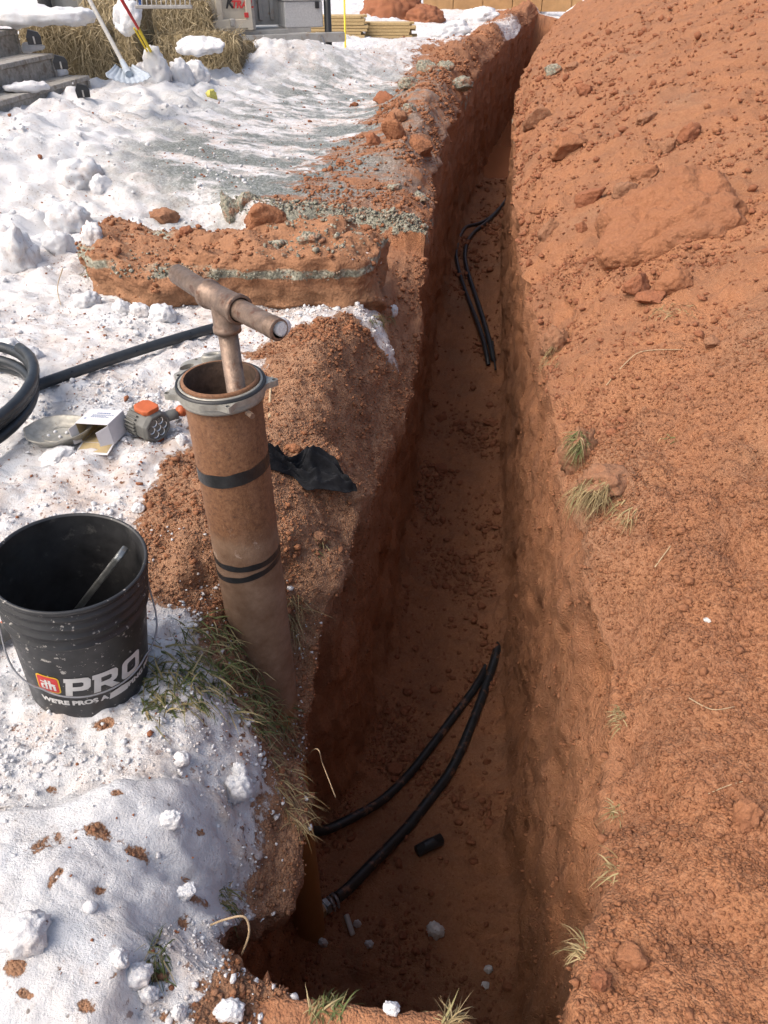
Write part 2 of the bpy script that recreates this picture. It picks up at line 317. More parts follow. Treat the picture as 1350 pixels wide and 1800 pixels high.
SLAB = [PX(*p) for p in [(-140, 1440, .09), (60, 1395, .09), (200, 1345, .09), (330, 1318, .09), (372, 1400, .09), (378, 1480, .09), (330, 1560, .09), (262, 1600, .09), (238, 1740, .09), (215, 1900, .09), (-240, 1900, .09)]]
def bump2(X, Y, x, y, rx, ry, h): return h * np.exp(-((X - x) / rx) ** 2 - ((Y - y) / ry) ** 2)
def HL(X, Y):
    X = np.asarray(X, float); Y = np.asarray(Y, float)
    t = np.maximum(fXL(Y) - X, 0)
    z = 0.02 * np.ones_like(X)
    # slumped edge by the well
    z = z - 0.29 * np.exp(-(t / .17) ** 2) * sst(.45, .7, Y) * (1 - sst(1.35, 1.7, Y)) - .05 * np.exp(-(t / .12) ** 2) - .34 * np.exp(-(t / .15) ** 2) * sst(1.5, 1.9, Y) * (1 - sst(3.6, 4.1, Y)) * (1 - .7 * np.exp(-((Y - 1.93) / .20) ** 2)) - .10 * np.exp(-(t / .12) ** 2) * sst(4, 5, Y)
    z = z - .30 * np.exp(-((X + .43) / .085) ** 2 - ((Y - 1.24) / .15) ** 2)
    z = z - 0.07 * sst(.30, .42, -X) * 0
    # loose bank between the well and the trench, and small heap left of the well
    z = z + bump2(X, Y, -.56, 2.50, .24, .52, .13) + bump2(X, Y, -.42, 1.97, .10, .13, .04) + bump2(X, Y, -.70, 1.80, .12, .2, .08) + bump2(X, Y, -.78, 1.52, .13, .16, .05)
    # driveway ledge
    yl = 4.18 + .12 * np.clip(-X - .3, 0, 1) + .05 * perlin(X * 3, 1.5 + 0 * X, .5 + 0 * X, 55)
    led = sst(0, 1, np.clip((Y - yl) / (.05 + .5 * sst(-1.2, -1.9, X)), 0, 1))
    z = z + .15 * led
    # dirt windrow along the far left rim
    z = z + sst(4.9, 6.2, Y) * (.17 + .06 * np.sin(Y * 1.7)) * np.exp(-((t - .28) / .34) ** 2) * (1 - sst(24, 26, Y))
    # yard rises to the house, snow banks
    z = z + .24 * sst(-1.3, -3.4, X) * sst(2.4, 5.6, Y) * (1 - .5 * sst(9, 12, Y))
    z = z - .03 * np.exp(-((X + 2.75 + .12 * (Y - 5)) / .45) ** 2) * sst(3.0, 4.6, Y) * (1 - sst(6.3, 7.4, Y))
    for (px, py, rx, ry, h) in [(470, 125, .9, .7, .08), (545, 120, .7, .6, .22), (640, 110, .7, .7, .16), (690, 95, .6, .8, .14), (730, 85, .6, 1.2, .2)]:
        c = PX(px, py, .3); z = z + bump2(X, Y, c.x, c.y, rx, ry, h)
    # slab of trodden snow in the near corner
    near = (Y < 1.6) & (X > -2.2)
    if near.any():
        s = np.zeros_like(X)
        xn, yn = X[near], Y[near]
        d = polysdf(xn, yn, SLAB) + .012 * fbm(xn * 14, yn * 14, 0 * xn, 3, 71)
        s[near] = .070 * sst(-.012, .045, d) + .025 * sst(0, .2, d)
        z = z + s
    return z
def HR(X, Y):
    X = np.asarray(X, float); Y = np.asarray(Y, float)
    t = np.maximum(X - fXR(Y), 0)
    hc = 0.85 + .30 * sst(2, 9, Y) + .10 * np.sin(Y * .9)
    sl = .30 + .28 * sst(.8, 2.4, Y)
    ramp = sl * np.maximum(t - .06, 0)
    z = hc * np.tanh(ramp / hc) - .35 * np.maximum(t - 2.6, 0)
    z = np.maximum(z, .0) + .02 + .1 * sst(3.5, 6, Y) - .13 * np.exp(-(t / .11) ** 2) * sst(.5, .8, Y)
    z = z + bump2(X, Y, .46, 1.86, .10, .20, .10) + bump2(X, Y, .42, 1.70, .05, .07, .05) - bump2(X, Y, .47, .57, .06, .05, .035)
    return np.where(t > 5, np.maximum(z, .05), z)

# rows along the trench, columns across it
rows = list(np.arange(-.8, .30, .03)) + list(np.arange(.30, 2.2, .0066))
y = rows[-1]
while y < 36:
    y += .0066 * (y / 2.2) ** 1.5; rows.append(y)
rows = np.array(rows)
def spread(n, first, last):
    g = np.linspace(0, 1, n)
    lo, hi = 1e-6, 12.0
    for _ in range(60):
        k = (lo + hi) / 2
        v = (np.exp(k * g) - 1) / (math.exp(k) - 1) * last
        if v[1] > first: lo = k
        else: hi = k
    return v
tl = spread(330, .0055, 14.0)[::-1]            # left yard, far to rim
tr = spread(290, .0050, 9.0)                   # right heap, rim to far
wl = np.linspace(0, 1, 105)[1:]; fl = np.linspace(0, 1, 80)[1:]; wr = np.linspace(0, 1, 125)[1:-1]
Yg = rows[:, None]
XLr, XRr, XLw, XRw, ZFr = fXL(rows)[:, None], fXR(rows)[:, None], fXLW(rows)[:, None], fXRW(rows)[:, None], fZF(rows)[:, None]
Xl = XLr - tl[None]; Zl = HL(Xl, np.broadcast_to(Yg, Xl.shape))
Xr = XRr + tr[None]; Zr = HR(Xr, np.broadcast_to(Yg, Xr.shape))
open_ = (sst(.405, .455, rows) * (1 - sst(22.6, 23.4, rows)))[:, None]
zrl, zrr = Zl[:, -1:], Zr[:, :1]
bot_l = zrl + (ZFr + .10 - zrl) * open_; bot_r = zrr + (ZFr + .08 - zrr) * open_
u = wl[None]; ease = np.minimum(1, u / .28); ease = ease * ease * (3 - 2 * ease)
Xwl = XLr + (XLw - XLr) * ease + .05 * u ** 6
Zwl = zrl + (bot_l - zrl) * u
v = fl[None]; x0, x1 = Xwl[:, -1:], XRw - .03
Xf = x0 + (x1 - x0) * v
zfl = ZFr + .10 * np.exp(-v / .10) + .08 * np.exp(-(1 - v) / .10)
gmix = zrl + (zrr - zrl) * v
Zf = gmix + (zfl - gmix) * open_
w = wr[None]; er = np.minimum(1, (1 - w) / .35); er = er * er * (3 - 2 * er)
Xwr = XRr + (XRw - XRr) * er - .03 * (1 - w) ** 5
Zwr = Zf[:, -1:] + (zrr - Zf[:, -1:]) * w
GX = np.concatenate([Xl, Xwl, Xf, Xwr, Xr], 1).astype(np.float64); GZ = np.concatenate([Zl, Zwl, Zf, Zwr, Zr], 1)
GY = np.broadcast_to(Yg, GX.shape).copy()
nL, nWL, nF, nWR = Xl.shape[1], wl.size, fl.size, wr.size
cA, cB = nL, nL + nWL + nF + nWR                # trench columns [cA, cB)
# soften the arrises across the section
def soften(a, n):
    for _ in range(n):
        a[:, 1:-1] = .25 * a[:, :-2] + .5 * a[:, 1:-1] + .25 * a[:, 2:]
band = slice(nL - 14, nL + 14)
for A in (GX, GZ):
    s = A[:, nL - 14:nL + 12].copy(); soften(s, 14); A[:, nL - 14:nL + 12] = s
    k = cA + nWL; s = A[:, k - 14:k + 14].copy(); soften(s, 20); A[:, k - 14:k + 14] = s
    k = cA + nWL + nF; s = A[:, k - 12:k + 12].copy(); soften(s, 16); A[:, k - 12:k + 12] = s
    k = cB; s = A[:, k - 16:k + 16].copy(); soften(s, 18); A[:, k - 16:k + 16] = s
P = np.stack([GX, GY, GZ], -1)
du = np.gradient(P, axis=1); dv = np.gradient(P, axis=0)
Nn = np.cross(du, dv); Nn /= np.linalg.norm(Nn, axis=-1, keepdims=True) + 1e-12
x, yv, z = GX.astype(np.float32), GY.astype(np.float32), GZ.astype(np.float32)
cols = np.arange(GX.shape[1])[None]
isL = (cols < cA); isR = (cols >= cB); isT = ~(isL | isR)
wallm = np.clip((np.abs(Nn[..., 0])) * 1.2, 0, 1) * isT
# masks of what lies on the ground
xb = fXB(rows)[:, None]
dB = (xb - x) + .10 * fbm(x * 5, yv * 5, 0 * x, 3, 101) * np.clip(yv / 2, .4, 2.5)
wd = np.clip(.09 * yv, .10, .5)
snow = sst(-wd, wd, dB) * isL
dirt = np.clip(np.exp(-np.maximum(dB, 0) / np.clip(.22 * yv, .2, .9)) * .9 + .45 * sst(-.1, .4, perlin(x * 1.6, yv * 1.6, 0 * x, 120)), 0, 1) * isL
dirt = np.maximum(dirt, 1.0 * (1 - sst(.9, 1.5, yv)) * sst(-.1, .35, perlin(x * 5, yv * 5, 0 * x, 121)) * isL)
dSl = np.full(x.shape, -1.0); nm = (yv < 1.6) & (x > -2.2) & isL; dSl[nm] = polysdf(x[nm], yv[nm], SLAB)
snow = np.maximum(snow, sst(-.01, .01, dSl)); dirt = np.where(dSl > 0, dirt * .3, dirt)
# red soil patch by the bucket, dirt dropped on the slab
for (px, py, zz, rx, ry, a) in [(315, 930, .02, .10, .22, .75), (300, 1020, .02, .09, .1, .6), (165, 1450, .11, .035, .022, .75), (225, 1470, .11, .03, .02, .7), (75, 1480, .11, .04, .03, .6), (310, 1510, .11, .03, .02, .6), (185, 1275, .02, .03, .02, .8), (95, 1560, .1, .012, .02, .6), (470, 620, .03, .1, .1, .3)]:
    c = PX(px, py, zz); snow = snow - a * np.exp(-((x - c.x) / rx) ** 2 - ((yv - c.y) / ry) ** 2) * isL
_r = random.Random(77)
for _ in range(26):
    c = PX(_r.uniform(10, 370), _r.uniform(1340, 1780), .1); q = _r.uniform(.006, .02)
    snow = snow - _r.uniform(.35, .75) * np.exp(-((x - c.x) / (q * _r.uniform(.8, 2))) ** 2 - ((yv - c.y) / q) ** 2) * isL
# snow drifted on the far banks
for (px, py, zz, rx, ry, a) in [(655, 550, .05, .12, .07, .75), (880, 45, .3, .8, 1.2, .9), (930, 35, .3, .5, 1.0, .8), (800, 90, .3, .25, .5, .6)]:
    c = PX(px, py, zz); snow = snow + a * np.exp(-((x - c.x) / rx) ** 2 - ((yv - c.y) / ry) ** 2) * isL
snow = np.clip(snow, 0, 1)
snow = np.where((yv > 24.2), 1, snow); snow = np.where(isR & (x - fXR(rows)[:, None] > 4.2), 1, snow)
snow = np.maximum(snow, isR * .42 * sst(.1, .5, perlin(x * 7, yv * 7, z * 7, 140)) * (1 - sst(.46, .66, yv)) )
ice = np.zeros_like(x)
for (px, py, rx, ry, a) in [(560, 225, 1.0, 2.0, 1.0), (610, 180, .7, 1.6, 1.0), (480, 290, .8, .9, .8), (400, 300, .8, .6, .5), (560, 330, .6, .35, .5)]:
    c = PX(px, py, .16); ice = ice + a * np.exp(-((x - c.x) / rx) ** 2 - ((yv - c.y) / ry) ** 2) * isL
ice = np.clip(ice, 0, 1)
ylx = 4.18 + .12 * np.clip(-x - .3, 0, 1) + .05 * perlin(x * 3, 1.5 + 0 * x, .5 + 0 * x, 55)
topz = .17
gravel = isL * (sst(.075, .11, z) * (1 - sst(.02, .25, yv - ylx - .05)) * (yv > ylx - .02) * (x > -1.9)) * .9
gravel = np.maximum(gravel, isL * (1 - snow) * .40 * sst(-.1, .4, perlin(x * 3.5, yv * 3.5, 0 * x, 150)) * (yv > 4.3))
gravel = np.maximum(gravel, isT * .55 * sst(-.22, -.05, z) * sst(0, .4, perlin(x * 2, yv * 4, z * 4, 151)) * (yv > 4.2))
soil = 1 - snow
topsoil = np.clip(isL * (1 - sst(3.3, 4.2, yv)) + isT * (cols < cA + nWL) * sst(-1.5, -.35, z + .35 * perlin(x * 2, yv * 2.6, z * 1.2, 155)) * (1 - sst(3.0, 4.2, yv)) + isR * .8 * bump2(x, yv, .45, 1.86, .13, .30, 1.0), 0, 1)
# displacement along the normal
lump = fbm(x * 3.1, yv * 3.1, z * 3.1, 2, 200)
clump = worley(x * 11, yv * 11, z * 11, 210); clump = clump * clump * 1.5 - .05
crumb = worley(x * 34, yv * 34, z * 34, 211); crumb = crumb * crumb * 1.5 - .05
clump2 = worley(x * 20 + .3 * lump, yv * 20, z * 20, 212); clump2 = clump2 * clump2 * 1.5 - .05
fine = fbm(x * 60, yv * 60, z * 60, 2, 220)
med = fbm(x * 9, yv * 9, z * 9, 3, 225)
streak = perlin(yv * 16, z * 1.4, x * 1.4, 230) + .6 * perlin(yv * 37, z * 2.6, x * 2.6, 231)
tB = np.where(isL, fXL(rows)[:, None] - x, np.where(isR, x - fXR(rows)[:, None], 0))
rough = .22 + .78 * sst(-.05, .5, perlin(x * 1.9, yv * 1.9, z * 1.9, 240) + .4 * perlin(x * 6, yv * 6, z * 6, 242))
flat = np.where(isT, 1 - .5 * wallm, 1.0)
amp_far = np.clip(.6 + yv * .12, .6, 2.0)
ds = (.018 + .022 * isR) * lump * amp_far + (.5 - clump) * (.034 + .016 * isR * (1 - sst(1.3, 2.2, yv))) * rough * flat + (.5 - crumb) * .012 * rough * (.4 + .6 * flat) + (.5 - clump2) * .014 * flat * sst(.0, .5, perlin(x * 3, yv * 3, z * 3, 241)) + .0055 * fine + .020 * med * (.5 + .5 * flat)
ds = ds + wallm * .032 * streak * (.5 + .5 * sst(3, 6, yv))
# left bank at distance is blocky
ds = ds + isL * sst(4.5, 6, yv) * .07 * fbm(x * 4, yv * 4, z * 4, 3, 260) * np.exp(-((tB - .3) / .5) ** 2)
# ledges in the trench wall: pieces broken out
ds = ds + isT * wallm * .03 * fbm(x * 5, yv * 5, z * 3, 3, 265) - isT * wallm * .06 * sst(.15, .45, perlin(x * 1.5, yv * 2.4, z * 2.0, 270))
bank = sst(-1.6, -2.6, x) * sst(2.0, 4.0, yv)
w6 = worley(x * 5.5, yv * 5.5, z * 5.5, 280); w18 = worley(x * 17, yv * 17, z * 17, 281)
trod = 1 - .75 * sst(4.2, 6, yv) * (1 - bank) * sst(-3.0, -2.2, x)
rdg = 1 - 2 * np.abs(perlin(x * 8, yv * 8, z * 8, 290)); rdg2 = 1 - 2 * np.abs(perlin(x * 21, yv * 21, z * 21, 291))
dn = .016 * rdg * (.4 + sst(-.2, .4, lump)) * trod + .008 * rdg2 * trod + (.5 - w6) * (.020 + .05 * bank) * trod + (.5 - w18) * .011 * (.5 + sst(-.3, .3, lump)) * trod + .009 * fine + .022 * med + .03 * lump * bank
dn = dn * np.where(dSl > 0, .55, 1.0)
disp = ds * soil + dn * snow * np.clip(.8 + .08 * yv, .8, 1.2)
disp = np.where(ice > .3, disp * (1 - .6 * ice), disp)
fade = sst(-.75, -.5, yv)
P = P + Nn * (disp * fade)[..., None]
P[..., 1] = np.where(np.abs(P[..., 1]) > 60, yv, P[..., 1])

def grid_object(name, c0, c1, label, r0=0, r1=None, kind='structure'):
    sub = P[r0:r1, c0:c1]; h, w_ = sub.shape[:2]
    me = bpy.data.meshes.new(name)
    me.vertices.add(h * w_); me.vertices.foreach_set('co', sub.astype(np.float32).ravel())
    i = np.arange(h * w_).reshape(h, w_)
    q = np.stack([i[:-1, :-1], i[:-1, 1:], i[1:, 1:], i[1:, :-1]], -1).reshape(-1, 4).astype(np.int32)
    me.loops.add(q.size); me.loops.foreach_set('vertex_index', q.ravel())
    me.polygons.add(len(q)); me.polygons.foreach_set('loop_start', np.arange(0, q.size, 4, dtype=np.int32))
    for nm_, A in (('top', topsoil), ('snow', snow), ('dirt', dirt), ('gravel', gravel), ('ice', ice)):
        at = me.attributes.new(nm_, 'FLOAT', 'POINT'); at.data.foreach_set('value', np.ascontiguousarray(A[r0:r1, c0:c1]).astype(np.float32).ravel())
    me.update(calc_edges=True); me.polygons.foreach_set('use_smooth', np.ones(len(q), bool))
    me.materials.append(M['terrain'])
    o = bpy.data.objects.new(name, me); COL.objects.link(o); o['kind'] = kind; o['label'] = label
    return o
yard = grid_object('snowy_yard', 0, cA + 1, 'trodden dirty snow and red soil left of the trench')
trench = grid_object('trench', cA, cB + 1, 'deep trench cut through red soil, walls and floor')
heap = grid_object('spoil_heap', cB, GX.shape[1], 'heap of crumbly red soil along the right of the trench')
def quad_ground(name, a, b, c, d, z):
    me = bpy.data.meshes.new(name); me.from_pydata([(a, c, z), (b, c, z), (b, d, z), (a, d, z)], [], [(0, 1, 2, 3)])
    me.attributes.new('snow', 'FLOAT', 'POINT').data.foreach_set('value', [1.0] * 4)
    me.materials.append(M['terrain']); o = bpy.data.objects.new(name, me); COL.objects.link(o); o['kind'] = 'structure'; o['label'] = 'open snow field beyond the yard'; return o
quad_ground('snow_field', -400, 400, 35.6, 500, .04); quad_ground('snow_field', -400, -12, -300, 35.6, .04)
quad_ground('snow_field', 8.6, 400, -300, 35.6, .03); quad_ground('snow_field', -12, 8.6, -300, -.77, .0)

# puddle on the trench floor
pv, pf = [], []
for i, yy in enumerate(np.linspace(12.45, 19.6, 15)):
    c = float(centre(yy)); pv += [(c - .5, yy, -1.535), (c + .5, yy, -1.535)]
    if i: pf.append((2 * i - 2, 2 * i - 1, 2 * i + 1, 2 * i))
me = bpy.data.meshes.new('puddle'); me.from_pydata(pv, [], pf); me.materials.append(M['water'])
pud = bpy.data.objects.new('puddle', me); COL.objects.link(pud); pud['kind'] = 'structure'; pud['label'] = 'muddy red puddle on the far trench floor'

bpy.context.view_layer.update()
TERR = [yard, trench, heap]
def hit(px, py):
    """point of the terrain shown at a pixel of the photograph"""
    d = (PX(px, py, -5 if py > 0 else 0) - Vector((0, 0, CZ))).normalized(); o = Vector((0, 0, CZ)); best = None
    for t in TERR:
        ok, loc, nor, _ = t.ray_cast(o, d)
        if ok and (best is None or (loc - o).length < (best[0] - o).length): best = (loc.copy(), nor.copy())
    return best if best else (PX(px, py, 0), Vector((0, 0, 1)))
def drop(x, y, z=3.0):
    best = None
    for t in TERR:
        ok, loc, nor, _ = t.ray_cast(Vector((x, y, z)), Vector((0, 0, -1)))
        if ok and (best is None or loc.z > best.z): best = loc.copy()
    return best.z if best else 0.0

# ------------------------------------------------------------------ mesh helpers
def obj(name, verts, faces, mat, parent=None, smooth=True, loc=None):
    me = bpy.data.meshes.new(name); me.from_pydata([tuple(v) for v in verts], [], [tuple(int(k) for k in f) for f in faces]); me.materials.append(M[mat] if isinstance(mat, str) else mat)
    if smooth: me.polygons.foreach_set('use_smooth', [True] * len(me.polygons))
    o = bpy.data.objects.new(name, me); COL.objects.link(o)
    if parent is not None: o.parent = parent
    if loc is not None: o.location = loc
    return o
def tag(o, label, cat, group=None, kind=None):
    o['label'] = label
    if cat: o['category'] = cat
    if group: o['group'] = group
    if kind: o['kind'] = kind
    return o
def empty(name, loc, label, cat, group=None, rot=(0, 0, 0)):
    o = bpy.data.objects.new(name, None); COL.objects.link(o); o.location = loc; o.rotation_euler = rot; o.empty_display_size = .05
    return tag(o, label, cat, group)
def join(parts):
    V, F = [], []
    for v, f in parts:
        k = len(V); V += [tuple(p) for p in v]; F += [tuple(i + k for i in q) for q in f]
    return V, F
def lathe(prof, n=48, closed=False):
    V, F = [], []
    for r, z in prof:
        for i in range(n):
            a = 2 * math.pi * i / n; V.append((r * math.cos(a), r * math.sin(a), z))
    m = len(prof)
    for j in range(m if closed else m - 1):
        for i in range(n):
            a, b = j * n + i, j * n + (i + 1) % n; c, d = ((j + 1) % m) * n + (i + 1) % n, ((j + 1) % m) * n + i
            F.append((a, b, c, d))
    return V, F
def tube(pts, r, n=12, cap=True, inner=0.0):
    pts = [Vector(p) for p in pts]; V, F = [], []
    rr = r if isinstance(r, (list, tuple)) else [r] * len(pts)
    up = Vector((0, 0, 1))
    def tang(j):
        a, b = max(j - 1, 0), min(j + 1, len(pts) - 1)
        while (pts[b] - pts[a]).length < 1e-7:
            if a > 0: a -= 1
            if b < len(pts) - 1: b += 1
            if a == 0 and b == len(pts) - 1: break
        return (pts[b] - pts[a]).normalized()
    t0 = tang(0)
    if abs(t0.dot(up)) > .95: up = Vector((1, 0, 0))
    s = t0.cross(up).normalized(); k = s.cross(t0)
    for j, p in enumerate(pts):
        t = tang(j)
        s = (s - t * s.dot(t)).normalized(); k = s.cross(t).normalized()
        for i in range(n):
            a = 2 * math.pi * i / n; V.append(p + (s * math.cos(a) + k * math.sin(a)) * rr[j])
        if j:
            for i in range(n): F.append(((j - 1) * n + i, (j - 1) * n + (i + 1) % n, j * n + (i + 1) % n, j * n + i))
    if cap:
        for e, p in ((0, pts[0]), (len(pts) - 1, pts[-1])):
            if inner:
                q = (pts[1] - pts[0]).normalized() if e == 0 else (pts[-2] - pts[-1]).normalized()
                b = len(V); c = pts[e]
                ring = [V[e * n + i] for i in range(n)]
                V += [c + (v - c) * inner for v in ring]; V += [c + (v - c) * inner + q * r * 5 for v in ring]; V.append(c + q * r * 5)
                for i in range(n):
                    j2 = (i + 1) % n
                    F.append((e * n + i, e * n + j2, b + j2, b + i)); F.append((b + i, b + j2, b + n + j2, b + n + i)); F.append((b + n + i, b + n + j2, b + 2 * n))
            else:
                F.append(tuple(e * n + i for i in range(n)))
    return V, F
def spline(pts, n=10):
    pts = [Vector(p) for p in pts]; out = []
    for i in range(len(pts) - 1):
        p0, p1, p2, p3 = pts[max(i - 1, 0)], pts[i], pts[i + 1], pts[min(i + 2, len(pts) - 1)]
        for k in range(n):
            t = k / n
            out.append(.5 * ((2 * p1) + (p2 - p0) * t + (2 * p0 - 5 * p1 + 4 * p2 - p3) * t * t + (3 * p1 - p0 - 3 * p2 + p3) * t ** 3))
    out.append(pts[-1]); return out
def box(sx, sy, sz, c=(0, 0, 0), bev=0.0, seg=1, rot=None):
    bm = bmesh.new(); bmesh.ops.create_cube(bm, size=1)
    bmesh.ops.scale(bm, vec=(sx, sy, sz), verts=bm.verts)
    if bev: bmesh.ops.bevel(bm, geom=bm.edges[:], offset=bev, segments=seg, affect='EDGES')
    if rot is not None: bmesh.ops.rotate(bm, matrix=Euler(rot).to_matrix(), verts=bm.verts)
    V = [v.co + Vector(c) for v in bm.verts]; F = [[v.index for v in f.verts] for f in bm.faces]; bm.free(); return V, F
_ico = {}
def ico(s):
    if s not in _ico:
        bm = bmesh.new(); bmesh.ops.create_icosphere(bm, subdivisions=s, radius=1)
        _ico[s] = (np.array([v.co[:] for v in bm.verts]), [[v.index for v in f.verts] for f in bm.faces]); bm.free()
    return _ico[s]
def rockv(seed, s=3, facets=9, cut=(.55, .85), nz=.12, f=2.2):
    V, F = ico(s); V = V.copy(); r = np.random.default_rng(seed)
    for _ in range(facets):
        d = r.normal(size=3); d /= np.linalg.norm(d); k = r.uniform(*cut)
        t = V @ d - k; V -= np.where(t > 0, t, 0)[:, None] * d * .9
    n = fbm(V[:, 0] * f + seed, V[:, 1] * f, V[:, 2] * f, 5, seed, .65) + (.8 * (.5 - worley(V[:, 0] * 4 + seed, V[:, 1] * 4, V[:, 2] * 4, seed)) if s > 2 else 0); V *= (1 + nz * n)[:, None]
    return V, F
def rock(name, loc, size, mat, label, cat, seed, group=None, rot=(0, 0, 0), s=3, nz=.12, facets=9, sink=.25, cut=(.55, .85)):
    V, F = rockv(seed, s, facets, cut, nz); V = V * np.array(size) * .5
    o = obj(name, V, F, mat); o.location = Vector(loc) + Vector((0, 0, size[2] * (.5 - sink))); o.rotation_euler = rot
    return tag(o, label, cat, group)
def prism(outline, h, z0=0.0, holes=()):
    """extruded outline in xy (convex or mildly concave), bottom at z0"""
    bm = bmesh.new()
    def ring(pts, z): return [bm.verts.new((p[0], p[1], z)) for p in pts]
    top, bot = ring(outline, z0 + h), ring(outline, z0)
    n = len(outline); et, eb = [], []
    rings = [(top, bot)]
    for hpts in holes: rings.append((ring(hpts, z0 + h), ring(hpts, z0)))
    for t, b in rings:
        m = len(t)
        for i in range(m):
            j = (i + 1) % m; bm.faces.new((t[i], b[i], b[j], t[j]))
            et.append(bm.edges.get((t[i], t[j]))); eb.append(bm.edges.get((b[i], b[j])))
    for e in (et, eb): bmesh.ops.triangle_fill(bm, use_beauty=True, edges=e)
    bmesh.ops.recalc_face_normals(bm, faces=bm.faces[:])
    bm.verts.index_update(); V = [v.co.copy() for v in bm.verts]; F = [[v.index for v in f.verts] for f in bm.faces]; bm.free(); return V, F
def xf(vf, mtx): return [mtx @ Vector(v) for v in vf[0]], vf[1]
def text_mesh(s, size, bold=0.0, shear=0.0, xscale=1.0):
    cu = bpy.data.curves.new('t', 'FONT'); cu.body = s; cu.size = size; cu.offset = bold; cu.shear = shear; cu.resolution_u = 3
    o = bpy.data.objects.new('t', cu); COL.objects.link(o); bpy.context.view_layer.update()
    me = bpy.data.meshes.new_from_object(o.evaluated_get(bpy.context.evaluated_depsgraph_get()))
    V = [Vector((v.co.x * xscale, v.co.y, 0)) for v in me.vertices]; F = [list(p.vertices) for p in me.polygons]
    bpy.data.objects.remove(o); bpy.data.curves.remove(cu); bpy.data.meshes.remove(me); return V, F

# ------------------------------------------------------------------ the well casing and the tee handle in it
cas = empty('well_casing', W(-.353, 1.385, 0), 'rusty steel well casing standing at the trench edge with black tape bands', 'well casing', rot=(0, 0, YAW))
zt = .633
obj('pipe', *lathe([(.084, -2.35), (.084, -.5), (.084, 0), (.084, .3), (.084, zt), (.0825, zt + .004), (.0775, zt + .004)], 64), 'rust', cas)
obj('bore', *lathe([(.0775, zt + .004), (.076, zt), (.076, .2), (.076, -.3)], 64), 'bore', cas)
inn = obj('pipe_bottom', *lathe([(.076, -.3), (.0001, -.3)], 32), 'bore', cas)
def flange_outline(n=150):
    pts = []
    ears = [(203, .024), (-72, .016), (8, .025), (160, .014), (255, .004)]
    for i in range(n):
        a = 360 * i / n; r = .098
        for e, k in ears:
            d = (a - e + 180) % 360 - 180; r += k * math.exp(-(d / 6.5) ** 2)
        d = (a - 116 + 180) % 360 - 180; r += .046 * (1 / (1 + (abs(d) / 32) ** 6))
        pts.append((r * math.cos(rad(a)), r * math.sin(rad(a))))
    return pts
circ = lambda r, n=48, c=(0, 0): [(c[0] + r * math.cos(2 * math.pi * i / n), c[1] + r * math.sin(2 * math.pi * i / n)) for i in range(n)]
ell = lambda c, rx, ry, rot, n=20: [(c[0] + rx * math.cos(t) * math.cos(rot) - ry * math.sin(t) * math.sin(rot), c[1] + rx * math.cos(t) * math.sin(rot) + ry * math.sin(t) * math.cos(rot)) for t in [2 * math.pi * i / n for i in range(n)]]
pol = lambda r, a: (r * math.cos(rad(a)), r * math.sin(rad(a)))
holes = [circ(.0855, 60), circ(.0055, 12, pol(.115, 203)), circ(.005, 12, pol(.107, -72)), circ(.0055, 12, pol(.115, 8)), circ(.006, 12, pol(.104, 160)), ell(pol(.118, 140), .019, .011, rad(140 + 90)), circ(.004, 10, pol(.138, 124))]
fo = obj('cap_flange', *prism(flange_outline(), .014, zt - .024, holes), 'alu', cas, smooth=False)
bv = fo.modifiers.new('bevel', 'BEVEL'); bv.width = .003; bv.segments = 2; bv.limit_method = 'ANGLE'; bv.angle_limit = rad(40)
obj('collar', *lathe([(.0855, zt - .040), (.092, zt - .040), (.0935, zt - .036), (.0935, zt - .023), (.0855, zt - .023)], 60, True), 'alu', cas)
obj('inner_ring', *lathe([(.0850, zt - .012), (.0850, zt - .004), (.0865, zt - .002), (.0905, zt - .003), (.0915, zt - .0095)], 60), 'alu', cas)
obj('gasket', *lathe([(.0915, zt - .0095), (.0915, zt - .004), (.0965, zt - .004), (.0975, zt - .0095)], 60), 'black', cas)
# oval conduit hub with sealant at the back of the flange
hub = lathe([(.012, 0), (.012, .012), (.014, .0155), (.024, .0155), (.027, .012), (.028, 0)], 32)
hub = ([(v[0] * 1.0, v[1] * .55, v[2]) for v in hub[0]], hub[1])
obj('conduit_hub', *xf(hub, Matrix.Translation((*pol(.119, 108), zt - .012)) @ Matrix.Rotation(rad(108 + 90), 4, 'Z')), 'alu', cas)
sv, sf_ = rockv(5, 2, 5); obj('sealant', [(v[0] * .017 + pol(.118, 108)[0], v[1] * .009 + pol(.118, 108)[1], v[2] * .006 + zt - .008) for v in sv], sf_, 'alu', cas)
obj('bolt', *xf(tube([(0, 0, 0), (.02, 0, 0)], .0065, 6), Matrix.Rotation(rad(-48), 4, 'Z') @ Matrix.Translation((.096, 0, zt - .043))), 'rustpipe', cas, smooth=False)
obj('clamp_block', *box(.03, .022, .03, pol(.112, 62) + (zt - .05,), .003), 'black', cas, smooth=False)
def tape_band(z0, z1, tilt, r, name='tape_band'):
    V, F = lathe([(r, z0), (r, z1)], 64)
    V = [(x, y, z + tilt * x + .0012 * math.sin(9 * math.atan2(y, x)) * (z > (z0 + z1) / 2)) for x, y, z in V]
    return obj(name, V, F, 'tape', cas)
tape_band(.402, .436, .13, .0850); tape_band(.143, .161, .05, .0850); tape_band(.108, .126, .22, .0852)

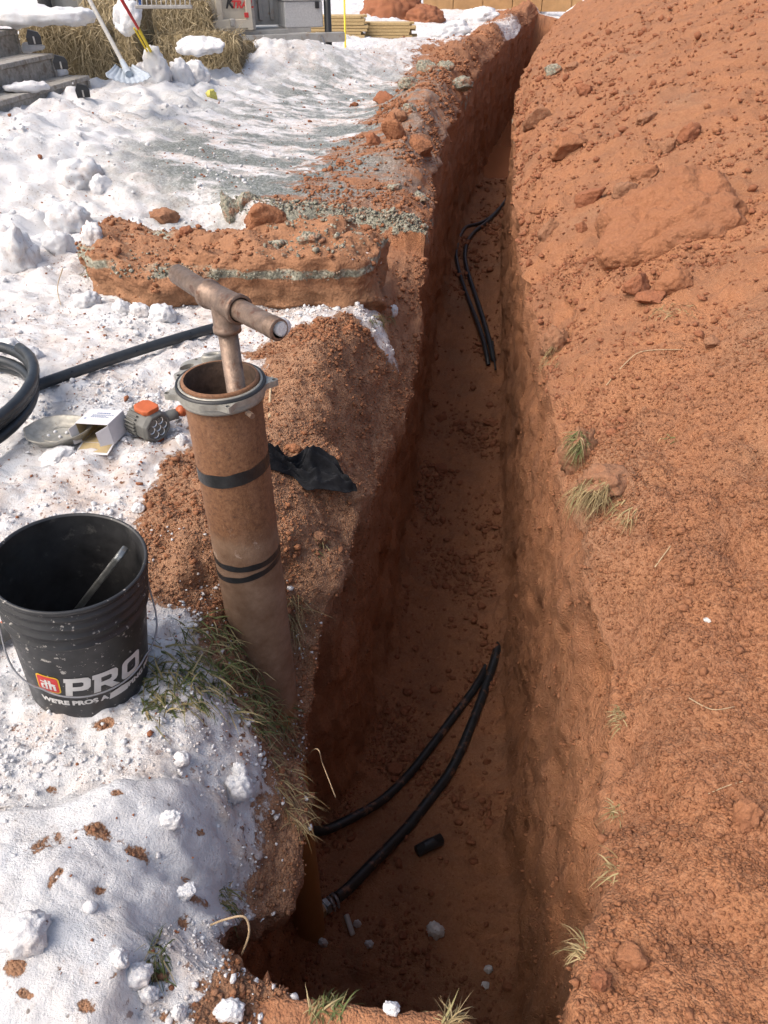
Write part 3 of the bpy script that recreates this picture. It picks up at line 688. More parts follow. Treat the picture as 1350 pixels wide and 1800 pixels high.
tee = empty('tee_handle', W(-.318, 1.365, .812), 'brown iron pipe tee handle standing in the well casing', 'pipe handle', rot=(0, 0, YAW))
a0, a1 = Vector((-.125, .153, .0)), Vector((.135, -.129, 0)); ad = (a1 - a0).normalized()
obj('stem', *tube([(.002, 0, -.42), (0, 0, -.03)], .0205, 28), 'rustpipe', tee)
obj('tee_fitting', *join([tube([-ad * .060, -ad * .060, -ad * .048, -ad * .046, ad * .046, ad * .048, ad * .060, ad * .060], [.024, .0295, .0295, .0268, .0268, .0295, .0295, .024], 32, False), tube([(0, 0, -.062), (0, 0, -.062), (0, 0, -.052), (0, 0, -.05), (0, 0, .0)], [.022, .0285, .0285, .0262, .0262], 32, False)]), 'rustpipe', tee)
obj('handle_bar', *tube([-ad * .05, a0], .0215, 32, True, .82), 'rustpipe', tee)
thr = [ad * .05]; rr_ = [.0215]
L_ = a1.length
for i in range(17):
    thr.append(ad * (L_ - .026 + i * .0016)); rr_.append(.0215 if i % 2 else .0203)
V, F = tube(thr, rr_, 32, False); n0 = len(V) - 32
V2 = [a1 + (Vector(v) - a1) * .80 for v in V[n0:]]; V = list(V) + V2; F += [(n0 + i, n0 + (i + 1) % 32, n0 + 32 + (i + 1) % 32, n0 + 32 + i) for i in range(32)]
obj('handle_bar', V, F, 'rustpipe', tee)
obj('snow_plug', *tube([a1 - ad * .012, a1 - ad * .0025, a1 - ad * .001], [.0176, .0172, .012], 20), 'snow', tee)

# ------------------------------------------------------------------ bucket with its print
bc = PX(160, 1185, .02)
buc = empty('bucket', bc, 'black plastic pail with PRO print standing on dirty snow', 'bucket', rot=(0, rad(7.5), YAW))
H = .365
def br(z): return .129 + (.146 - .129) * z / H
prof = [(.0001, .004), (.120, .004), (.127, .0), (.1295, .006)] + [(br(z), z) for z in (.03, .1, .2, .245)]
for zz in (.250, .283, .310, .335):
    prof += [(br(zz) + .0005, zz), (br(zz) + .006, zz + .002), (br(zz) + .006, zz + .006), (br(zz) + .001, zz + .009)]
prof += [(br(.352), .352), (.151, .356), (.1525, .362), (.151, H), (.147, H + .001), (.1445, H - .003), (.1435, .34), (.140, .25), (.127, .02), (.120, .010), (.0001, .008)]
k = [i for i, p in enumerate(prof) if p == (.1445, H - .003)][0]
obj('body', *lathe(prof[:k + 1], 96), 'bucket', buc); obj('inside', *lathe(prof[k:], 96), 'bucketin', buc)
CA = math.atan2(-1.06, .63)
for sgn in (-1, 1):
    a = CA + sgn * rad(96); r = br(.30) + .006
    obj('ear', *xf(lathe([(.0001, .009), (.008, .009), (.011, .006), (.012, 0)], 16), Matrix.Translation((r * math.cos(a), r * math.sin(a), .295)) @ Matrix.Rotation(a, 4, 'Z') @ Matrix.Rotation(math.pi / 2, 4, 'Y')), 'bucket', buc)
pts = []
for i in range(41):
    t = -1 + 2 * i / 40; a = CA + t * rad(96); zz = .295 - .245 * math.sqrt(max(0, 1 - abs(t) ** 2.6)) * .8
    r = br(zz) + .009 + .012 * (abs(t) > .5) * math.sin((abs(t) - .5) * 2 * math.pi)
    pts.append((r * math.cos(a), r * math.sin(a), zz))
obj('bail_handle', *tube(pts, .0021, 8), 'wire', buc)
def wrapped(name, VF, x0, z0, mat, off=.0012, parent=buc, th=.0):
    bm = bmesh.new(); vs_ = [bm.verts.new((v[0] + x0, v[1] + z0, 0)) for v in VF[0]]
    for f in VF[1]:
        try: bm.faces.new([vs_[i] for i in f])
        except ValueError: pass
    xs = [v.co.x for v in bm.verts]; q = math.floor(min(xs) / .004) * .004
    while q < max(xs):
        bmesh.ops.bisect_plane(bm, geom=bm.verts[:] + bm.edges[:] + bm.faces[:], plane_co=(q, 0, 0), plane_no=(1, 0, 0)); q += .004
    bm.verts.index_update(); V = []
    for v in bm.verts:
        r = br(v.co.y) + off; a = CA - rad(12) + v.co.x / br(v.co.y); V.append((r * math.cos(a), r * math.sin(a), v.co.y))
    F = [[v.index for v in f.verts] for f in bm.faces]; bm.free()
    return obj(name, V, F, mat, parent, smooth=False)
def flat(outline, holes=()):
    V, F = prism(outline, .001, 0, holes); keep = [f for f in F if all(V[i].z > .0005 for i in f)]
    return V, keep
def rrect(x0, y0, x1, y1, r, n=5):
    out = []
    for cx, cy, a0_ in ((x1 - r, y1 - r, 0), (x0 + r, y1 - r, 90), (x0 + r, y0 + r, 180), (x1 - r, y0 + r, 270)):
        for i in range(n + 1):
            a = rad(a0_ + 90 * i / n); out.append((cx + r * math.cos(a), cy + r * math.sin(a)))
    return out
sh = .12
skew = lambda pts: [(x + sh * y, y) for x, y in pts]
hL = .060
P_out = [(0, 0), (.014, 0), (.014, .017), (.034, .017), (.044, .019), (.049, .026), (.049, .050), (.044, .058), (.036, hL), (-.004, hL), (-.004, .046), (0, .046)]
P_hole = [(.014, .031), (.014, .046), (.031, .046), (.035, .043), (.035, .034), (.031, .031)]
R_out = [(0, 0), (.014, 0), (.014, .018), (.022, .018), (.037, 0), (.056, 0), (.039, .019), (.047, .023), (.050, .030), (.050, .050), (.045, .058), (.037, hL), (-.004, hL), (-.004, .046), (0, .046)]
R_hole = [(.014, .031), (.014, .046), (.032, .046), (.036, .043), (.036, .034), (.032, .031)]
PW = -.042; PZ = .095
wrapped('print', flat(skew(P_out), [skew(P_hole)]), PW, PZ, 'white').name = 'print_letter'
wrapped('print_letter', flat(skew(R_out), [skew(R_hole)]), PW + .056, PZ, 'white')
wrapped('print_letter', flat(skew(rrect(0, 0, .052, hL, .012)), [skew(rrect(.014, .014, .038, hL - .014, .006))]), PW + .116, PZ, 'white')
lx, lz = -.1015, .100
bd = wrapped('logo_border', flat(rrect(0, 0, .052, .055, .009)), lx, lz, 'yellow', .0010)
wrapped('logo_panel', flat(rrect(.0028, .0028, .0492, .0522, .007)), lx, lz, 'red', .0016)
glyph = [flat([(.010, .010), (.010, .025), (.014, .028), (.020, .028), (.020, .042), (.0255, .042), (.0255, .010), (.020, .010), (.020, .0235), (.0155, .0235), (.0155, .014), (.0185, .014), (.0185, .010)]),
         flat([(.0285, .010), (.0285, .042), (.034, .042), (.034, .028), (.039, .028), (.043, .025), (.043, .010), (.0375, .010), (.0375, .0235), (.034, .0235), (.034, .010)]),
         flat([(.010, .033), (.010, .037), (.043, .031), (.043, .027)])]
for g_ in glyph: wrapped('logo_glyph', g_, lx, lz, 'white', .0022)
t1 = text_mesh("WE'RE PROS A", .0205, .0011, 0, 1.06); wrapped('tagline', t1, -.100, .062, 'white')
w1 = max(v.x for v in t1[0]); t2 = text_mesh("PING PROS.", .0205, .0011, 0, 1.06)
wrapped('tagline', t2, -.100 + w1 + .046, .062, 'white')
wrapped('worn_patch', flat([(0, -.004), (.044, -.002), (.047, .018), (.03, .021), (.004, .016)]), -.100 + w1, .061, 'white', .0018)
# wrench leaning in the bucket
wr0, wr1 = PX(217, 968, .352), PX(120, 1092, .10)
ax = (wr0 - wr1).normalized(); sx_ = ax.cross(Vector((0, 0, 1))).normalized(); nz_ = sx_.cross(ax)
Mw = Matrix((sx_, ax, nz_)).transposed().to_4x4()
wre = empty('pipe_wrench', wr1, 'grey steel wrench handle leaning inside the black bucket', 'wrench')
Lw = (wr0 - wr1).length
out = [(x_ * 1.35, y_) for x_, y_ in [(-.010, 0), (.010, 0), (.012, Lw * .5), (.0165, Lw - .03), (.0165, Lw - .012), (.011, Lw - .002), (0, Lw + .002), (-.011, Lw - .002), (-.0165, Lw - .012), (-.0165, Lw - .03), (-.012, Lw * .5)]]
hol = rrect(-.011, Lw - .075, .011, Lw - .013, .0095)
M4 = Mw.copy()
hb = obj('handle', *xf(prism(out, .014, -.007, [hol]), M4), 'steel', wre, smooth=False); b_ = hb.modifiers.new('bevel', 'BEVEL'); b_.width = .004; b_.segments = 3; b_.limit_method = 'ANGLE'
obj('jaw', *xf(box(.06, .05, .022, (.012, -.01, 0), .005), M4), 'steel', wre, smooth=False)
# tool beside the bucket
p = PX(-4, 1130, .03)
tl_ = empty('grip_tool', (p.x, p.y, drop(p.x, p.y) + .022), 'grey brown round grip with orange line lying left of the bucket', 'tool')
d = Vector((.55, .8, 0)); obj('grip', *tube([-d * .12, -d * .115, d * .05, d * .058], [.02, .024, .024, .019], 20), 'ltgrey', tl_)
obj('stripe', *tube([d * .028, d * .028, d * .034, d * .034], [.023, .0248, .0248, .023], 20, False), 'orange', tl_)

# ------------------------------------------------------------------ black poly pipe on the snow
def on(px, py, up):
    h_ = hit(px, py)[0]; return Vector((h_.x, h_.y, h_.z + up))
pa, pb = PX(45, 685, .06), PX(408, 568, .06)
pp = []
for i in range(9):
    t = i / 8; q = pa.lerp(pb, t); pp.append(Vector((q.x, q.y + .035 * math.sin(math.pi * t), q.z)))
lift = max(drop(q.x, q.y) + .02 - q.z for q in pp); pp = [q + Vector((0, 0, max(lift * .6, 0))) for q in pp]
o = obj('poly_pipe', *tube(spline(pp, 5), .0215, 24, True, .80), 'poly'); tag(o, 'straight black poly pipe with open end lying on snow behind the casing', 'pipe')
cc = PX(47, 752, .06); Rc = .40; cc = Vector((cc.x - Rc, cc.y, 0))
cp = []
for i in range(150):
    t = i / 149 * 3.0; a = 2 * math.pi * t + 1.0
    r = Rc - .022 * math.sin(t * 2.1) - (.045 if t > 1.2 and t < 2.1 else 0) * math.sin((t - 1.2) / .9 * math.pi)
    x_, y_ = cc.x + r * math.cos(a), cc.y + r * math.sin(a) * 1.05
    cp.append((x_, y_, .045 + .04 * t + .02 * math.sin(a * 1.0 + .5)))
o = obj('pipe_coil', *tube(cp, .0195, 20, True, .8), 'poly'); tag(o, 'coil of thick black poly pipe at the left edge of the picture', 'pipe coil')

# ------------------------------------------------------------------ metal well cap, carton, work light
p = PX(110, 772, .04); gz = drop(p.x, p.y)
capo = empty('metal_lid', (p.x, p.y, gz + .012), 'grey cast metal well cap lying upside down on the snow', 'well cap', rot=(rad(5), rad(-4), YAW + rad(12)))
capprof = [(.0001, .004), (.06, .004), (.075, .012), (.086, .026), (.094, .028), (.098, .031), (.098, .026), (.09, .016), (.078, -.004), (.06, -.012), (.0001, -.012)]
V, F = lathe(capprof, 72); V2 = []
for v in V:
    a = math.atan2(v[1], v[0]); r = math.hypot(v[0], v[1]); k = 1 + (.05 * math.cos(3 * a + .5) + .10 * math.exp(-((a - 2.9) / .25) ** 2)) * (r > .08)
    V2.append((v[0] * k * 1.12, v[1] * k * .80, v[2] + .0015 * float(perlin(np.array([v[0] * 60]), np.array([v[1] * 60]), np.array([v[2] * 60]), 4)[0]) * 2 + .012 * (v[0] < 0) * (-v[0] / .1)))
obj('shell', V2, F, 'alu', capo)
obj('ridge', *xf(lathe([(.05, 0), (.05, .006), (.054, .006), (.054, 0)], 48), Matrix.Translation((0, 0, .004)) @ Matrix.Diagonal((1.12, .8, 1, 1))), 'alu', capo)
for q in range(5):
    sv, sf_ = rockv(40 + q, 1, 3); obj('snow_bit', [(v[0] * .008 + R.uniform(-.04, .05), v[1] * .008 + R.uniform(-.03, .03), v[2] * .005 + .008) for v in [(0, 0, 0)] * 0] or [tuple(np.array(v) * .007 + np.array([-.04 + .02 * q, .02 * math.sin(q * 2.1), .008])) for v in sv], sf_, 'snow', capo)

p = PX(190, 778, .02); gz = drop(p.x, p.y)
car = empty('carton', (p.x, p.y, gz + .006), 'small open white cardboard carton with kraft inside beside the work light', 'carton', rot=(0, rad(-5), YAW + rad(-14)))
cw, cd, ch, tk = .125, .10, .074, .0014        # opening faces local -y
def panel(name, sx, sy, sz, c, rot=None, parent=car):
    outer = obj(name, *box(sx, sy, sz, c, 0, 1, rot), 'card', parent, smooth=False); return outer
panel('floor_panel', cw, cd, tk, (0, 0, 0)); tp = panel('top_panel', cw, cd, tk, (0, 0, ch))
panel('side_panel', tk, cd, ch - tk, (-cw / 2, 0, ch / 2)); panel('side_panel', tk, cd, ch - tk, (cw / 2, 0, ch / 2)); panel('back_panel', cw - tk, tk, ch - tk, (0, cd / 2, ch / 2))
ins = [box(cw - .006, cd - .004, .0006, (0, 0, .0014)), box(cw - .006, cd - .004, .0006, (0, 0, ch - .0014)), box(.0006, cd - .004, ch - .004, (-cw / 2 + .0014, 0, ch / 2)), box(.0006, cd - .004, ch - .004, (cw / 2 - .0014, 0, ch / 2)), box(cw - .006, .0006, ch - .004, (0, cd / 2 - .0014, ch / 2))]
obj('kraft_lining', *join(ins), 'kraft', car, smooth=False)
obj('bottom_flap', *box(cw, .05, tk, (0, -cd / 2 - .026, -.006), 0, 1, (rad(14), 0, 0)), 'card', car, smooth=False)
obj('flap_lining', *box(cw * .9, .042, .0006, (0, -cd / 2 - .022, -.0035), 0, 1, (rad(14), 0, 0)), 'kraft', car, smooth=False)
obj('side_flap', *xf(prism([(0, -.034), (0, .034), (-.044, .024), (-.044, -.028)], tk), Matrix.Translation((cw / 2, -cd / 2, ch / 2)) @ Matrix.Rotation(rad(48), 4, 'Z') @ Matrix.Rotation(math.pi / 2, 4, 'X')), 'card', car, smooth=False)
obj('side_flap', *xf(prism([(0, -.034), (0, .034), (-.03, .030), (-.03, -.030)], tk), Matrix.Translation((-cw / 2, -cd / 2, ch / 2)) @ Matrix.Rotation(rad(72), 4, 'Z') @ Matrix.Rotation(math.pi / 2, 4, 'X')), 'card', car, smooth=False)
tpr = []
rr2 = random.Random(3)
for row, (yy, hh, x0_, x1_) in enumerate([(.022, .007, -.02, .03), (.010, .004, -.03, .045), (.003, .004, -.03, .02), (-.004, .004, -.03, .04)]):
    xx = x0_
    while xx < x1_:
        wdt = rr2.uniform(.002, .007); tpr.append(box(wdt, hh, .0004, (xx + wdt / 2, yy, ch + .0011))); xx += wdt + rr2.uniform(.0012, .003)
tpr.append(box(.008, .008, .0004, (-.045, -.015, ch + .0011)))
obj('print', *join(tpr), 'ink', car, smooth=False)

p = PX(262, 752, .06); gz = drop(p.x, p.y)
lt = empty('work_light', (p.x, p.y, gz + .060), 'grey and orange LED work light lying on snow beside the casing', 'work light')
ax = W(.78, -.55, -.06) - W(0, 0, 0); ax.normalize(); sd = Vector((0, 0, 1)).cross(ax).normalized(); up_ = ax.cross(sd)
Ml = Matrix((ax, sd, up_)).transposed().to_4x4()
def oct_ring(r, x, n=8, ph=22.5): return [(x, r * math.cos(rad(ph + 360 * i / n)), r * math.sin(rad(ph + 360 * i / n))) for i in range(n)]
def loft(rings):
    V, F = [], []; n = len(rings[0])
    for j, rg in enumerate(rings):
        V += rg
        if j: F += [((j - 1) * n + i, (j - 1) * n + (i + 1) % n, j * n + (i + 1) % n, j * n + i) for i in range(n)]
    F.append(tuple(range(n))); F.append(tuple((len(rings) - 1) * n + i for i in range(n))[::-1]); return V, F
hb = obj('housing', *xf(loft([oct_ring(.040, -.062), oct_ring(.054, -.050), oct_ring(.058, .006), oct_ring(.060, .012), oct_ring(.060, .042), oct_ring(.052, .056), oct_ring(.044, .056), oct_ring(.042, .050)]), Ml), 'ltgrey', lt, smooth=False)
b_ = hb.modifiers.new('bevel', 'BEVEL'); b_.width = .004; b_.segments = 2; b_.limit_method = 'ANGLE'
for i in range(11):
    a = rad(-10 + i * 13 + 90)
    for sgn in (0, 1):
        aa = a + sgn * math.pi
        obj('cooling_fin', *xf(box(.048, .006, .010, (-.022, 0, 0), .0015), Ml @ Matrix.Rotation(aa - math.pi / 2, 4, 'X') @ Matrix.Translation((0, 0, .0575))), 'ltgrey', lt, smooth=False)
for sgn, nm_ in ((1, 'bumper'), (-1, 'bumper')):
    pts = [(-.03, -.022), (-.014, -.034), (.03, -.034), (.044, -.022), (.044, .022), (.03, .034), (-.014, .034), (-.03, .022)]
    b2 = obj(nm_, *xf(prism(pts, .018, .052), Ml @ Matrix.Rotation(rad(0 if sgn > 0 else 180), 4, 'X')), 'orange', lt, smooth=False)
    m_ = b2.modifiers.new('bevel', 'BEVEL'); m_.width = .005; m_.segments = 2; m_.limit_method = 'ANGLE'
for k_ in range(7):
    c = (0, 0) if k_ == 0 else (.026 * math.cos(k_ * math.pi / 3), .026 * math.sin(k_ * math.pi / 3))
    V, F = lathe([(.004, -.012), (.008, -.008), (.0118, .0), (.013, .001)], 18)
    obj('reflector_cup', *xf((V, F), Ml @ Matrix.Translation((.0515, c[0], c[1])) @ Matrix.Rotation(math.pi / 2, 4, 'Y')), 'chrome', lt)
arm = [Ml @ Vector(v) for v in ((-.03, .05, .02), (0.0, -.085, .022), (.02, -.115, .01), (.03, -.135, .0))]
arm = [Ml @ Vector((-.02, -.05, .0)), Ml @ Vector((-.05, -.085, .012)), Ml @ Vector((-.085, -.095, .02)), Ml @ Vector((-.12, -.10, .02))]
e_ = W(1, .35, .1) - W(0, 0, 0); arm = [e_ * .045, e_ * .075 + Vector((0, 0, .006)), e_ * .1 + Vector((0, 0, .004))]
obj('pivot_arm', *tube(arm, [.018, .019, .018], 12), 'ltgrey', lt)
obj('handle_tip', *box(.035, .03, .034, e_ * .112 + Vector((0, 0, .012)), .006, 2), 'orange', lt)

# ------------------------------------------------------------------ black cloth on the bank
cl0, cl1 = PX(466, 846, .02), PX(626, 842, .0)
nu, nv = 64, 40; V, F = [], []
du_ = cl1 - cl0; dvv = Vector((-du_.y, du_.x, 0)).normalized()
ZG = np.zeros((nu, nv)); XY = {}
for i in range(nu):
    for j in range(nv):
        s, t = i / (nu - 1), j / (nv - 1) - .5
        wdt = .06 + .10 * float(sst(.25, .5, np.array(s))) + .012 * math.sin(s * 9)
        wdt *= (1 - .45 * math.exp(-((s - .30) / .07) ** 2)) * max(.25, 1 - max(0, (s - .55) / .45) ** 2.5)
        pos = cl0 + du_ * s + dvv * (t * wdt + .012 * math.sin(s * 5.0) + .03 * float(sst(.3, .7, np.array(s))) - .035 * float(sst(.75, 1, np.array(s))))
        XY[i, j] = pos; ZG[i, j] = max(drop(pos.x, pos.y), -.005 - .03 * float(sst(.55, 1, np.array(s))))
for _ in range(10):
    ZG[1:-1] = (ZG[:-2] + 2 * ZG[1:-1] + ZG[2:]) / 4; ZG[:, 1:-1] = (ZG[:, :-2] + 2 * ZG[:, 1:-1] + ZG[:, 2:]) / 4
for i in range(nu):
    for j in range(nv):
        s, t = i / (nu - 1), j / (nv - 1) - .5; pos = XY[i, j]
        wv = .25 * float(perlin(np.array([s * 3.]), np.array([t * 3.]), np.array([.7]), 16)[0])
        r1 = 1 - abs(math.sin((t + wv) * 7 + s * 3.2)); r2 = 1 - abs(math.sin((t - wv) * 13 - s * 4 + 1))
        fold = .040 * r1 ** 3 + .022 * r2 ** 3 + .012 * max(0, math.sin(s * 26 + 6 * wv)) ** 2 + .030 * math.exp(-((s - .16) / .10) ** 2) * math.cos(t * 2.6) + .016 * math.exp(-((s - .6) / .2) ** 2)
        edge = min(1, (0.5 - abs(t)) * 9, (1 - s) * 12 + .15, s * 9 + .3)
        V.append((pos.x, pos.y, ZG[i, j] + .012 + .95 * fold * edge))
        if i and j: F.append(((i - 1) * nv + j - 1, i * nv + j - 1, i * nv + j, (i - 1) * nv + j))
o = obj('black_cloth', V, F, 'cloth'); tag(o, 'crumpled black cloth lying on the soil bank right of the casing', 'cloth')
sm_ = o.modifiers.new('solid', 'SOLIDIFY'); sm_.thickness = .004; ss_ = o.modifiers.new('sub', 'SUBSURF'); ss_.levels = 1; ss_.render_levels = 1

# ------------------------------------------------------------------ pipes and fittings in the trench
def lay(pts, up, r, bury=1.0):
    q = []
    S_ = spline(pts, 8)
    for i_, s in enumerate(S_):
        g = min(drop(s.x, s.y, s.z + .25), s.z + .03) + r * up; q.append(Vector((s.x, s.y, g if s.z - .04 < g < s.z + .12 and i_ < len(S_) * bury else (s.z if i_ < len(S_) * bury else g - r * up + .4 * r - 3.2 * r * (i_ / len(S_) - bury) / (1 - bury)))))
    for _ in range(14): q = [q[0]] + [(q[i - 1] + q[i] * 2 + q[i + 1]) / 4 for i in range(1, len(q) - 1)] + [q[-1]]
    return q
fit0, fit1 = PX(560, 1603, -2.02), PX(597, 1574, -2.06)
fd = (fit1 - fit0).normalized()
r0 = .027
path = lay([fit1 - fd * .02, fit1 + fd * .06, PX(640, 1533, -2.11), PX(700, 1470, -2.14), PX(765, 1390, -2.16), PX(800, 1340, -2.17), PX(835, 1260, -2.17), PX(858, 1195, -2.17), PX(870, 1160, -2.18), PX(877, 1135, -2.20), PX(881, 1110, -2.2)], .75, r0, .84)
o = obj('water_line', *tube(path, r0, 18), 'polymud'); tag(o, 'black water pipe clamped to the brass fitting, curving along the trench floor', 'pipe')
ft = empty('pitless_fitting', fit0, 'brass coupling with steel hose clamps joining pipe to casing in the trench', 'pipe fitting')
z0 = Vector((0, 0, 0)); lf = (fit1 - fit0).length
obj('elbow_body', *tube([-fd * .05, z0, fd * .018, fd * .018], [.036, .036, .036, .028], 8), 'brass', ft, smooth=False)
obj('thread_tape', *tube([fd * .016, fd * .030], .027, 18), 'ptfe', ft)
obj('hex_nut', *tube([fd * .03, fd * .03, fd * .052, fd * .052], [.028, .037, .037, .028], 6), 'steel', ft, smooth=False)
for q in (.062, .088):
    obj('hose_clamp', *tube([fd * q, fd * q, fd * (q + .014), fd * (q + .014)], [r0, r0 + .0035, r0 + .0035, r0], 24, False), 'wire', ft)
    sc = fd.cross(Vector((0, 0, 1))).normalized(); c = fd * (q + .007) + sc * (r0 + .006)
    obj('clamp_screw', *tube([c - Vector((0, 0, .02)) , c + Vector((0, 0, .02))], .006, 8), 'wire', ft)
path = lay([PX(525, 1472, -2.06), PX(548, 1467, -2.07), PX(600, 1447, -2.09), PX(650, 1420, -2.12), PX(705, 1372, -2.14), PX(750, 1320, -2.16), PX(800, 1255, -2.17), PX(838, 1207, -2.18), PX(852, 1175, -2.19), PX(862, 1140, -2.2)], .8, .029, .82)
o = obj('conduit_line', *tube(path, .024, 18), 'polymud'); tag(o, 'mud smeared black conduit leaving the wall beside the casing, left of the two near pipes', 'pipe')
fp = [[(868, 640, -1.84), (865, 618, -1.73), (850, 560, -1.70), (833, 510, -1.68), (818, 470, -1.64), (818, 440, -1.62), (830, 415, -1.6), (858, 392, -1.58), (885, 362, -1.56), (905, 335, -1.55)],
      [(858, 645, -1.84), (855, 618, -1.73), (838, 560, -1.70), (815, 505, -1.68), (803, 470, -1.64), (802, 440, -1.60), (815, 408, -1.6), (832, 402, -1.59), (862, 386, -1.58), (888, 357, -1.55), (905, 332, -1.55)]]
for i, q in enumerate(fp):
    path = lay([PX(*s) for s in q], .8, .027)
    o = obj('water_line' if i == 0 else 'conduit_line', *tube(path, .026 if i == 0 else .023, 14), 'poly'); tag(o, ['right hand of two black pipes bending along the far trench floor', 'left hand of two black pipes bending along the far trench floor'][i], 'pipe')
path = lay([PX(866, 600, -1.7), PX(868, 625, -1.72), PX(871, 650, -1.78)], .8, .012); o = obj('cable', *tube(path, .010, 8), 'black'); tag(o, 'thin black cable end beside the far pipes on the trench floor', 'cable')
def floorp(px, py, up=0.0):
    h_ = hit(px, py)[0]; return h_ + Vector((0, 0, up))
a, b = floorp(733, 1502, .03), floorp(774, 1481, .03); mid = (a + b) / 2 + Vector((0, 0, .006))
o = obj('pipe_offcut', *tube(spline([a, mid, b], 6), .029, 18, True, .8), 'poly'); tag(o, 'short black offcut of pipe lying on the trench floor', 'pipe offcut')
a, b = floorp(609, 1611, .014), floorp(620, 1645, .014); o = obj('white_tube', *tube([a, b], .0125, 14, True, .7), 'ptfe'); tag(o, 'thin white plastic tube lying on the trench floor', 'tube')

# ------------------------------------------------------------------ lumps of soil, crust and snow
def strata():
    m, nt, b = new_mat('frozen_soil_section'); n = N(nt); co = n.co()
    s = nt.nodes.new('ShaderNodeSeparateXYZ'); n.lk(co, s.inputs[0])
    zz = n.math('ADD', s.outputs[2], n.math('MULTIPLY', n.math('SUBTRACT', n.noise(co, 6, 5), 0.5), 0.07))
    c = n.mix(0.75, soil_colour(n, co), n.ramp(n.noise(co, 14, 6, 0.7), [(0.3, (0.15, 0.085, 0.05)), (0.6, (0.31, 0.175, 0.10))]))
    gv = n.vor(co, 75, out='Color'); sp = nt.nodes.new('ShaderNodeSeparateColor'); n.lk(gv, sp.inputs[0])
    gr = n.ramp(sp.outputs[0], [(0.0, (0.15, 0.145, 0.11)), (0.5, (0.26, 0.255, 0.20)), (0.9, (0.40, 0.385, 0.31)), (1.0, (0.30, 0.17, 0.1))])
    nb = n.noise(co, 3.2, 4)
    band = n.math('MULTIPLY', n.ramp(zz, [(0.078, 0.0), (0.086, 1.0), (0.114, 1.0), (0.124, 0.0)]), n.ramp(nb, [(0.40, 0.0), (0.50, 1.0)]))
    c = n.mix(n.ramp(zz, [(0.0, 0.0), (0.05, 0.35)]), c, (0.34, 0.155, 0.082))
    c = n.mix(band, c, gr)
    c = n.mix(n.ramp(n.noise(co, 17, 5, 0.6), [(0.68, 0.0), (0.72, 0.9)]), c, (0.74, 0.72, 0.70))
    n.lk(c, b.inputs['Base Color']); b.inputs['Roughness'].default_value = 0.92; b.inputs['Specular IOR Level'].default_value = 0.2
    n.lk(n.bump(n.math('ADD', n.noise(co, 80, 5, 0.7), n.math('MULTIPLY', n.vor(co, 70), -0.8)), 0.7, 0.008), b.inputs['Normal']); return m
M['strata'] = strata()
def blob_box(sx, sy, sz, seed, n=30, pw=6.0, nz=.02, f=4.0):
    V, F = [], []; idx = {}
    def vid(p):
        k = tuple(round(c, 5) for c in p)
        if k not in idx: idx[k] = len(V); V.append(p)
        return idx[k]
    g = np.linspace(-1, 1, n + 1)
    for axis in range(3):
        for sg in (-1, 1):
            for i in range(n):
                for j in range(n):
                    q = []
                    for a, b in ((i, j), (i + 1, j), (i + 1, j + 1), (i, j + 1)):
                        p = [0, 0, 0]; p[axis] = sg; p[(axis + 1) % 3] = g[a]; p[(axis + 2) % 3] = g[b]; q.append(vid(p))
                    F.append(q if sg > 0 else q[::-1])
    A = np.array(V, float); A /= (np.sum(np.abs(A) ** pw, 1) ** (1 / pw))[:, None]
    A *= np.array([sx, sy, sz]) / 2
    nr = A / np.array([sx, sy, sz]) ; nr /= np.linalg.norm(nr, axis=1)[:, None]
    d = nz * (1.0 * fbm(A[:, 0] * f + seed, A[:, 1] * f, A[:, 2] * f, 4, seed, .55) + .5 * (.5 - worley(A[:, 0] * f * 3, A[:, 1] * f * 3, A[:, 2] * f * 3, seed)) * 1.4)
    A += nr * d[:, None]; return A, F
A, F = blob_box(1.50, .50, .34, 31, 80, 7, .085, 2.3)
tx = (A[:, 0] + .75) / 1.5
A += .02 * np.stack([fbm(A[:, 0] * 9 + k * 7, A[:, 1] * 9, A[:, 2] * 9, 4, 900 + k, .6) for k in range(3)], -1)
A[:, 2] = A[:, 2] * (.78 + .3 * tx) + .02 * np.sin(A[:, 0] * 5); A[:, 1] += .10 * (1 - sst(0, .35, tx)) - .05 * np.sin(tx * 3.1)
A[:, 1] += np.where(A[:, 2] < -.06, .10 * ((-A[:, 2] - .06) / .10), 0) * (A[:, 1] < 0)
o = obj('frozen_soil_slab', A, F, 'strata'); o.location = (-1.20, 3.42, .115); o.rotation_euler = (rad(3), rad(-1.5), rad(1.5)); SLABO = o
tag(o, 'long slab of frozen red soil with grey gravel band lying behind the tee handle', 'soil slab')
A, F = blob_box(.62, .50, .26, 77, 56, 4.5, .06, 3.4); A += .012 * np.stack([fbm(A[:, 0] * 14 + k * 7, A[:, 1] * 14, A[:, 2] * 14, 4, 930 + k, .6) for k in range(3)], -1)
hb_, hn_ = hit(1165, 415)
o = obj('frozen_soil_block', A, F, 'clod'); o.location = hb_ + Vector((.015, .04, .035)); o.rotation_euler = (rad(26), rad(-26), rad(-12)); BLOCKO = o
tag(o, 'big smooth block of frozen red soil in the spoil heap', 'soil block')
TERR += [SLABO, BLOCKO]; bpy.context.view_layer.update()
def hit(px, py):
    d = (PX(px, py, -5 if py > 0 else 0) - Vector((0, 0, CZ))).normalized(); o = Vector((0, 0, CZ)); best = None
    for t in TERR:
        mi = t.matrix_world.inverted()
        ok, loc, nor, _ = t.ray_cast(mi @ o, (mi.to_3x3() @ d).normalized())
        if ok:
            loc = t.matrix_world @ loc; nor = (t.matrix_world.to_3x3() @ nor).normalized()
            if best is None or (loc - o).length < (best[0] - o).length: best = (loc.copy(), nor.copy())
    return best if best else (PX(px, py, 0), Vector((0, 0, 1)))
